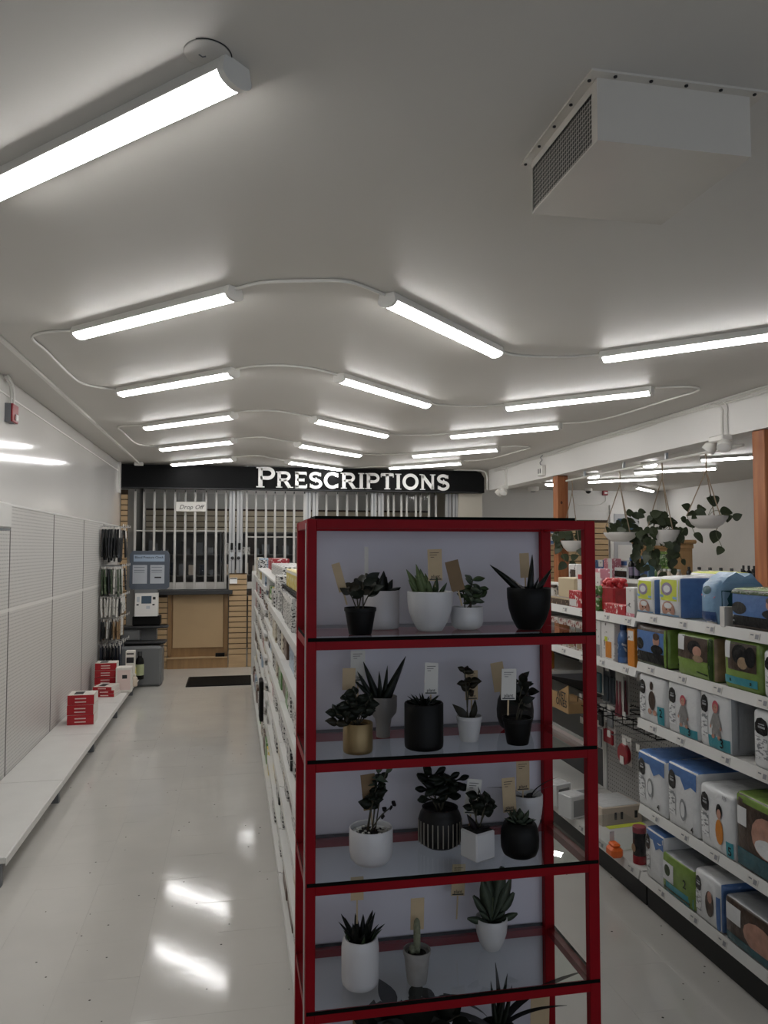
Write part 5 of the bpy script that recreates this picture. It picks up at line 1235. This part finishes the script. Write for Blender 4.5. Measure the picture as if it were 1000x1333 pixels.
# ------------------------------------------------------------ centre gondola behind the red rack
CXF, CXM, CXB = .24, .60, .96
cg = thing('centre_gondola', 'long white double-sided gondola running behind the red rack to the pharmacy', 'shelving', (CXM, 2.42, 0))
CL_ = 7.4; CZ = [1.36, 1.17, .97, .77, .56, .36, .15]
MB().box(-.015, .015, 0, CL_, 0, 1.40).build('spine', 'shelf_white', cg, flat=True)
MB().box(-.36, .36, 0, .018, 0, 1.40).build('end_panel', 'shelf_white', cg, flat=True)
MB().box(-.37, .36, CL_-.018, CL_, 0, 1.44).build('end_panel', 'shelf_white', cg, flat=True)
BY = [.02, 1.40, 2.75, 4.15, 5.55, 7.38]
for i in range(5):
    y0, y1 = BY[i]+.004, BY[i+1]-.004
    off = 0 if i < 2 else (-.03 if i == 2 else .03)
    for z in CZ:
        zz = z+(off if z > .2 else 0); dd = .36-(.03 if i > 1 and z > .2 else 0)
        for s in (-1, 1):
            a, b_ = sorted((s*.015, s*dd))
            q = MB().box(a, b_, y0, y1, zz-.02, zz).build('shelf' if z > .2 else 'base_deck', 'shelf_white', cg, flat=True)
            MB().box(*sorted((s*dd, s*(dd+.012))), y0, y1, zz-.035, zz+.005).build('price_channel', 'shelf_white', q, flat=True)
for s in (-1, 1): MB().box(*sorted((s*.02, s*.32)), .02, CL_-.02, 0, .125).build('kick_plate', 'shelf_grey', cg, flat=True)
printed('goods_white', '#d2d0cb', '#2e2c2a', (60, 36, 110), .48, .35); printed('goods_bw', '#c9c7c3', '#191919', (50, 30, 80), .52, .35)
printed('goods_cream', '#c4bba8', '#5a4a3a', (40, 25, 50), .40, .4); printed('goods_red', '#8c2028', '#d6cfca', (40, 25, 40), .40, .35)
printed('goods_brown', '#5a4436', '#b5a894', (40, 25, 40), .40, .4); printed('goods_green', '#5c8a4a', '#d2d0c8', (35, 25, 35), .42, .35); printed('goods_yellow', '#c9b23c', '#e0dccf', (24, 24, 24), .47, .35)
printed('goods_blue', '#9fb0c0', '#2c3c50', (40, 25, 45), .40, .35)
protos = {}
SHN = ['top', 'second', 'third', 'fourth', 'fifth', 'sixth', 'base']
COLN = {'goods_white': 'white carton with black print', 'goods_bw': 'black-and-white printed carton', 'goods_cream': 'cream carton', 'goods_red': 'red carton', 'goods_brown': 'brown carton', 'goods_green': 'green carton', 'goods_yellow': 'yellow-and-white carton', 'goods_blue': 'pale blue carton'}
def stock(m, s, loc, label, rz=0, group='stock on the centre gondola'):
    k = (m, s)
    if k not in protos:
        sx, sy, sz = s
        b = MB().rbox(-sx/2, sx/2, -sy/2, sy/2, 0, sz, .003)
        b.box(-sx/2-.0007, -sx/2, -sy*.45, sy*.45, sz*.8, sz*.93, 1)
        b.box(-sx*.3, sx*.3, -sy/2-.0007, -sy/2, sz*.1, sz*.3, 1)
        o = b.build('stock_carton', [m, 'tag_white']); protos[k] = o.data
    else: o = link('stock_carton', protos[k])
    put(o, loc, rz); tag(o, label, 'box', group); return o
random.seed(5)
SIZES = [(.09, .16, .13), (.10, .22, .15), (.08, .12, .11), (.10, .28, .14)]
for li, z in enumerate(CZ):
    y = .05
    while y < CL_-.25:
        bay = max(i for i in range(5) if y >= BY[i]); nxt = BY[bay+1]
        s = random.choice(SIZES)
        if y+s[1] > nxt-.01: y = nxt+.012; continue
        off = 0 if bay < 2 else (-.03 if bay == 2 else .03); dd = .36-(.03 if bay > 1 and z > .2 else 0)
        h = s[2] if li else (.10 if 4.75 < y+2.42 < 8.45 else .145 if 2.7 < y+2.42 < 4.25 else random.choice([.16, .20, .22]))
        m = random.choices(list(COLN), [6, 7, 2.4, 1.2, 1.8, .8, .5, 1.4])[0]
        if li == 0 and bay < 2: m = random.choice(['goods_white', 'goods_bw', 'goods_white', 'goods_green'])
        zz = z+(off if z > .2 else 0)+.0006
        stock(m, (s[0], s[1], h), (CXM-dd+s[0]/2+random.uniform(.004, .022), 2.42+y+s[1]/2, zz), '%s %s from the rack, %s shelf of the centre gondola' % (nth(('cg', m, li)), COLN[m], SHN[li]))
        y += s[1]+random.uniform(.006, .03)
# second tier on the top shelf: yellow packs, white trays, red ones far back
for k in range(7):
    stock('goods_yellow', (.12, .13, .085), (CXM-.27, 3.05+.15*k, 1.5305), '%s yellow-and-white pack of the upper row behind the rack post' % (ORD+['seventh'])[k], .05*(k % 2), 'yellow packs on top of the centre gondola')
riser = MB().box(-.34, -.02, 2.95-2.42, 4.2-2.42, 1.515, 1.53).box(-.34, -.02, 2.95-2.42, 2.96-2.42, 1.3606, 1.515).box(-.34, -.02, 4.19-2.42, 4.2-2.42, 1.3606, 1.515)
o = riser.build('riser_shelf', 'black'); put(o, (CXM, 2.42, 0)); tag(o, 'low black riser holding the yellow packs on the centre gondola', 'riser')
for k in range(5):
    stock('goods_white', (.20, .24, .085), (CXM-.18, 5.3+.3*k, 1.5105), '%s flat white tray on top of the centre gondola, counted from the rack' % ORD[k], .03*(k % 2), 'white trays on the centre gondola')
for k in range(3):
    stock('goods_red', (.16, .2, .11), (CXM-.16, 7.4+.34*k, 1.5105), '%s red carton on top of the far half of the centre gondola' % ORD[k], 0, 'red cartons on the centre gondola')
o = MB().box(-.34, -.02, 4.95-2.42, 8.4-2.42, 1.496, 1.51)
for yy in (4.95, 6.1, 7.2, 8.39): o.box(-.34, -.02, yy-2.42, yy-2.42+.01, 1.3906, 1.496)
o = o.build('riser_shelf', 'shelf_white'); put(o, (CXM, 2.42, 0)); tag(o, 'long white riser shelf on top of the far half of the centre gondola', 'riser')
o = MB().rbox(-.015, .015, -.1, .1, 0, .30, .008).build('black_pouch', 'black'); put(o, (CXF-.022, 6.0, .42)); tag(o, 'black pouch hanging low from a shelf edge of the centre gondola', 'pouch')

# ------------------------------------------------------------ rail and hanging planters under the beam
random.seed(21)
XR = 3.96
rl = thing('hanging_rail', 'thin white rail hung on brackets under the beam', 'rail', (XR, 0, 2.54))
MB().tube([(0, 5.4, 0), (0, 8.7, 0)], .012, 8).build('rail', 'lamp_white', rl)
for y in (5.75, 6.5, 7.3, 8.2): MB().box(-.012, .012, y-.01, y+.01, .01, .073).build('bracket', 'alu', rl)
mat('hang_white', '#cfccc8', .35)
def planter(label, px, ptop, potpx, w_px, h_px, prof, trails, sprays, m, seed, LS=1.0):
    """px: the hook on the rail; potpx: (x, y) of the pot's rim middle"""
    random.seed(seed)
    A = onx(px, ptop, XR); mpp = (A-Vector((0, 0, CH))).dot(_f)/F; A.z = 2.528
    p = onx(potpx[0], potpx[1], XR); R, H = w_px*mpp/2, h_px*mpp
    t = thing('hanging_planter', label, 'hanging planter', (A.x, A.y, p.z-H))
    off = (potpx[0]-px)*mpp*.0
    pot = MB().lathe([(R*.45, 0), (R*.8, H*.35), (R*.95, H*.7), (R*1.0, H*.8), (R*1.03, H), (R*.95, H), (R*.9, H*.85)], 22).build('pot', 'hang_white', t)
    MB().lathe([(R*.9, H*.85), (0, H*.88)], 16, cap=False).build('soil', 'soil', t)
    top = A.z-t.location.z
    MB().tube([(0, 0, top), (.004, 0, top-.05), (0, 0, top-.16)], .006, 6).build('rope', 'rope', t)
    for k in range(3):
        a = 2*PI*k/3+.6; MB().tube([(0, 0, top-.14), (R*math.cos(a), R*math.sin(a), H*1.0)], .005, 5).build('rope', 'rope', t)
    for (dx, dz, n) in trails:                # vines that spill over the rim
        a = math.copysign(1, dx); pts = [Vector((0, 0, H*.9)), Vector((a*R*1.05, U(-.1, .1), H*1.1)), Vector((dx*mpp, U(-.12, .12), H*.6+dz*mpp*.5)), Vector((dx*mpp*1.05, U(-.12, .05), dz*mpp))]
        pa = smoothpath(pts, 6); MB().tube(pa, .003, 5).build('vine', 'stem_green', t)
        for k in range(n):
            q = pa[int((len(pa)-1)*(k+1)/n)]; b = U(0, 6.3)
            leaf('heart', m, q, (math.cos(b)*.6, math.sin(b)*.3-.2, -U(.3, 1.0)), U(9, 14)*LS*mpp, 1.0, t, 0, face=(U(-.9, .3), -1, U(-.1, .8)))
    for (dx, dz, n) in sprays:
        for k in range(n):
            B = Vector((dx*mpp+U(-8, 8)*mpp, U(-.1, .1), H+dz*mpp+U(-6, 6)*mpp)); b = U(0, 6.3)
            if k == 0: MB().tube(smoothpath([(0, 0, H*.88), (B.x*.5, B.y*.5, (H+B.z)/2+.02), tuple(B)], 4), .0025, 5).build('stem', 'stem_green', t)
            leaf('heart', m, B, (math.cos(b), math.sin(b)*.4-.2, U(-.8, .4)), U(9, 14)*LS*mpp, 1.0, t, 0, face=(U(-.9, .3), -1, U(-.1, .8)))
    return t
planter('hanging white bowl with one big heart leaf nearest the right-hand post', 919, 598, (918, 672), 50, 16, 0, [(14, -24, 3), (-18, -6, 2)], [(8, 14, 3), (32, 2, 2), (-14, 4, 4), (2, 3, 4)], 'leaf_hang', 3, 1.3)
planter('densest hanging planter with foliage covering the whole pot', 862, 612, (866, 690), 40, 20, 0, [(-24, -26, 9), (-10, -34, 9), (6, -22, 8), (24, -18, 8), (-18, -12, 8), (14, -30, 8)], [(-16, 14, 9), (0, 18, 9), (16, 10, 9), (-22, 2, 8), (22, 0, 6), (-4, -6, 9), (8, -10, 8), (-12, -10, 8)], 'leaf_hang', 4)
planter('hanging planter with vines trailing down its right side', 807, 622, (810, 693), 42, 12, 0, [(22, -30, 10), (28, -42, 9), (20, -16, 8)], [(-6, 8, 6), (8, 14, 6), (16, 22, 5), (16, 4, 6), (-16, 4, 4)], 'leaf_hang', 5)
planter('small hanging planter seen through the top of the red rack', 745, 637, (743, 704), 30, 14, 0, [(-12, -14, 5), (2, -14, 5)], [(-14, 8, 6), (6, 10, 6), (-4, 4, 5), (12, 4, 4)], 'leaf_hang', 6)

# ------------------------------------------------------------ the side room
def bX(px, py=690): return ony(px, py, Y1).x
slat_wall('slat_wall', 'tan slat wall on the far wall of the side room', bX(690), bX(791), Y1-.03, .2, ony(770, 677, Y1).z, .115)
d0, d1 = bX(793), bX(834); zt_ = ony(800, 658, Y1).z; zi = ony(800, 669, Y1).z
dr = struct(MB().box(d0, d1, Y1-.06, Y1, 0, zt_).build('door_1', 'wall_paint', flat=True))
mat('door_grey', '#a3a3a5', .5)
q = MB().rbox(d0+.08, d1-.08, Y1-.075, Y1-.06, .01, zi, .004).build('door_leaf', 'door_grey', dr)
MB().box(d0+.16, d1-.2, Y1-.08, Y1-.075, zi-.5, zi-.1).build('door_window', 'screen', q)
MB().box(d0+.16, d1-.2, Y1-.08, Y1-.075, .3, zi-.65).build('lower_panel', 'wall_paint', q)
t = thing('fire_strobe', 'small red fire alarm box on the far wall of the side room', 'fire alarm', (bX(787, 642), Y1, ony(787, 645, Y1).z))
MB().rbox(-.055, .055, -.06, 0, 0, .13, .008).build('body', 'alarm_red', t); MB().rbox(-.03, .03, -.075, -.06, .03, .07, .004).build('strobe_lens', 'white_metal', t)
MB().tube(smoothpath([(.01, -.02, 0), (.02, -.02, -.1), (-.05, -.02, -.16), (-.15, -.02, -.2), (-.6, -.02, -.2)]), .008, 5).build('conduit', 'lamp_white', t)
p = onz(766, 636, CEIL)
t = thing('dome_camera', 'small dark dome camera on the ceiling of the side room', 'camera', (p.x, p.y, CEIL))
MB().lathe([(.08, 0), (.08, -.04), (.07, -.05)], 18).build('base', 'lamp_white', t); MB().ball((0, 0, -.055), (.055, .055, .05), 14, 8).build('dome', 'black_gloss', t)
p = onz(694, 634, CEIL)
t = thing('ceiling_speaker', 'round white alarm sounder on the ceiling beyond the end of the beam', 'alarm', (p.x, p.y, CEIL))
MB().lathe([(.12, 0), (.12, -.06), (.10, -.085), (.03, -.09)], 20).build('body', 'lamp_white', t); MB().lathe([(.05, -.088), (.05, -.096), (.03, -.1)], 14).build('centre', 'mid_grey', t)
mat('spot_glow', '#ffffff', .4, emit=25)
for (px, py, lb) in ((846, 602, 'glowing downlight beyond the beam above the middle planter'), (772, 617, 'glowing downlight beyond the beam, farther one'), (717, 628, 'glowing downlight just left of the far timber post')):
    p = onz(px, py, CEIL)
    t = thing('downlight', lb, 'light', (p.x, p.y, CEIL), 0, 'downlights of the side room')
    MB().lathe([(.12, 0), (.12, -.03), (.105, -.035)], 20, cap=False).build('rim', 'lamp_white', t); MB().lathe([(.10, -.03), (.09, -.055), (.05, -.07), (0, -.075)], 18, cap=False).build('lamp', 'spot_glow', t)
t = thing('wood_cabinet', 'brown wooden cabinet with a moulded top in the side room', 'cabinet', (6.95, 12.0, 0))
MB().box(0, .82, .0, .5, 0, 1.72).build('body', 'cabinet_wood', t, flat=True)
MB().rbox(-.06, .88, -.06, .5, 1.80, 1.87, .02).build('cornice', 'cabinet_wood', t); MB().rbox(-.02, .84, -.02, .5, 1.72, 1.80, .01).build('frieze', 'cabinet_wood', t)
for k in range(2):
    q = MB().rbox(.03+k*.385, .395+k*.385, -.02, 0, .1, 1.68, .004).build('door', 'cabinet_wood', t)
    MB().rbox(.09+k*.385, .335+k*.385, -.028, -.02, .2, 1.58, .006).build('door_panel', 'cabinet_wood', q); MB().ball((.36+k*.1, -.035, .9), .012, 8, 6).build('knob', 'alu', q)

# next gondola beyond the right-hand one
g2 = thing('back_gondola', 'gondola in the next aisle under the hanging planters', 'shelving', (4.75, 5.0, 0))
MB().box(-.015, .015, 0, 4.4, 0, 1.40).build('spine', 'shelf_white', g2, flat=True)
for z in (1.38, 1.1, .8, .5, .15):
    for s in (-1, 1):
        q = MB().box(*sorted((s*.015, s*.45)), 0, 4.4, z-.02, z).build('shelf', 'shelf_white', g2, flat=True)
        MB().box(*sorted((s*.45, s*.46)), 0, 4.4, z-.04, z+.005).build('price_channel', 'shelf_white', q, flat=True)
BG = 'goods on the next aisle gondola'
def bg(px, py=740, x=4.40): return onx(px, py, x).y
ZB = 1.3808
def bcart(label, px0, px1, h, mats, prints=(), x=4.36, dep=.12):
    ya, yb = bg(px0, x=x), bg(px1, x=x); return carton('carton', label, 'box', (x+dep/2, (ya+yb)/2, ZB), (dep, ya-yb, h), mats, 0, BG, prints)
bcart('blue and white carton at the far end of the next aisle gondola', 774, 785, .20, ['print_blue', 'print_white'], [('l', .5, 1, .6, 1, 1)])
bcart('tall pink and white carton beside the blue carton', 786, 797, .22, ['print_pink', 'film_white'], [('l', .55, 1, 0, 1, 1)])
bcart('white tray with a black printed panel under the trailing planter', 800, 816, .12, ['film_white', 'film_black', 'print_white'], [('l', .02, .98, .1, .7, 1), ('l', .2, .8, .75, .95, 2)])
bcart('low white-and-blue box stacked behind the black printed tray', 801, 818, .20, ['film_white', 'film_blue'], [('l', .1, .9, .7, .95, 1)], x=4.52)
bcart('blue plastic bag pack right of the dark bottles', 834, 844, .20, ['film_sky', 'film_dkblue'], [('l', .1, .9, .2, .7, 1)])
bcart('mixed pale carton behind the rack post on the next gondola', 758, 772, .16, ['print_mixed', 'print_white'], [('l', .1, .9, .1, .5, 1)])
for k in range(4): bottle('dark_bottle', '%s dark bottle with a coloured label below the trailing planter' % ORD[k], (4.42+.03*(k % 2), bg(820+4*k), ZB), .035, .24+.02*(k % 2), 'film_black', 'film_dkblue', BG, .5, 'hang_teal' if k % 2 else 'film_purple')
for k in range(6): bottle('green_can', '%s green can of the %s row below the densest planter' % (ORD[k % 3], ['lower', 'upper'][k//3]), (4.44, bg(853+7*(k % 3)), ZB+(k//3)*.155), .042, .154, 'print_green', 'film_green', BG, .95)
for k in range(5): bottle('white_bottle', '%s small cream bottle in the row beside the green cans' % ORD[k], (4.38, bg(862+6*k), ZB), .03, .13, 'box_cream', 'film_white', BG, .6)
for k in range(14): bottle('black_cap_bottle', '%s black-capped bottle from the left on the next aisle gondola' % ordn(k+1), (4.40+.05*(k % 2), bg(897+7*k), ZB), .026, .16, 'box_cream' if k % 3 else 'film_black', 'film_black', BG, .45, 'film_black' if k % 2 else None)
for k in range(3): bottle('pump_bottle', '%s black pump bottle near the right-hand post' % ORD[k], (4.40, bg(968+7*k), ZB), .026, .19, 'film_black', 'film_black', BG, .35)
# goods on the slat wall of the side room
for k in range(4): 
    xx = bX(715+6*(k % 2)); zz = 2.02-.22*(k//2)
    carton('wall_carton', '%s small pale carton hung on the far slat wall beside the timber post' % ORD[k], 'box', (xx, Y1-.10, zz), (.10, .08, .16), ['print_white', 'print_blue'], 0, 'cartons on the far slat wall', (('f', .1, .9, .1, .5, 1),))
# lower front of the pharmacy to the right of the slat column
slat_wall('slat_wall', 'long tan slat wall under the pharmacy gates behind the centre gondola', cX(322)+.01, 3.40, YP+.02, .19, 1.10, .0775)
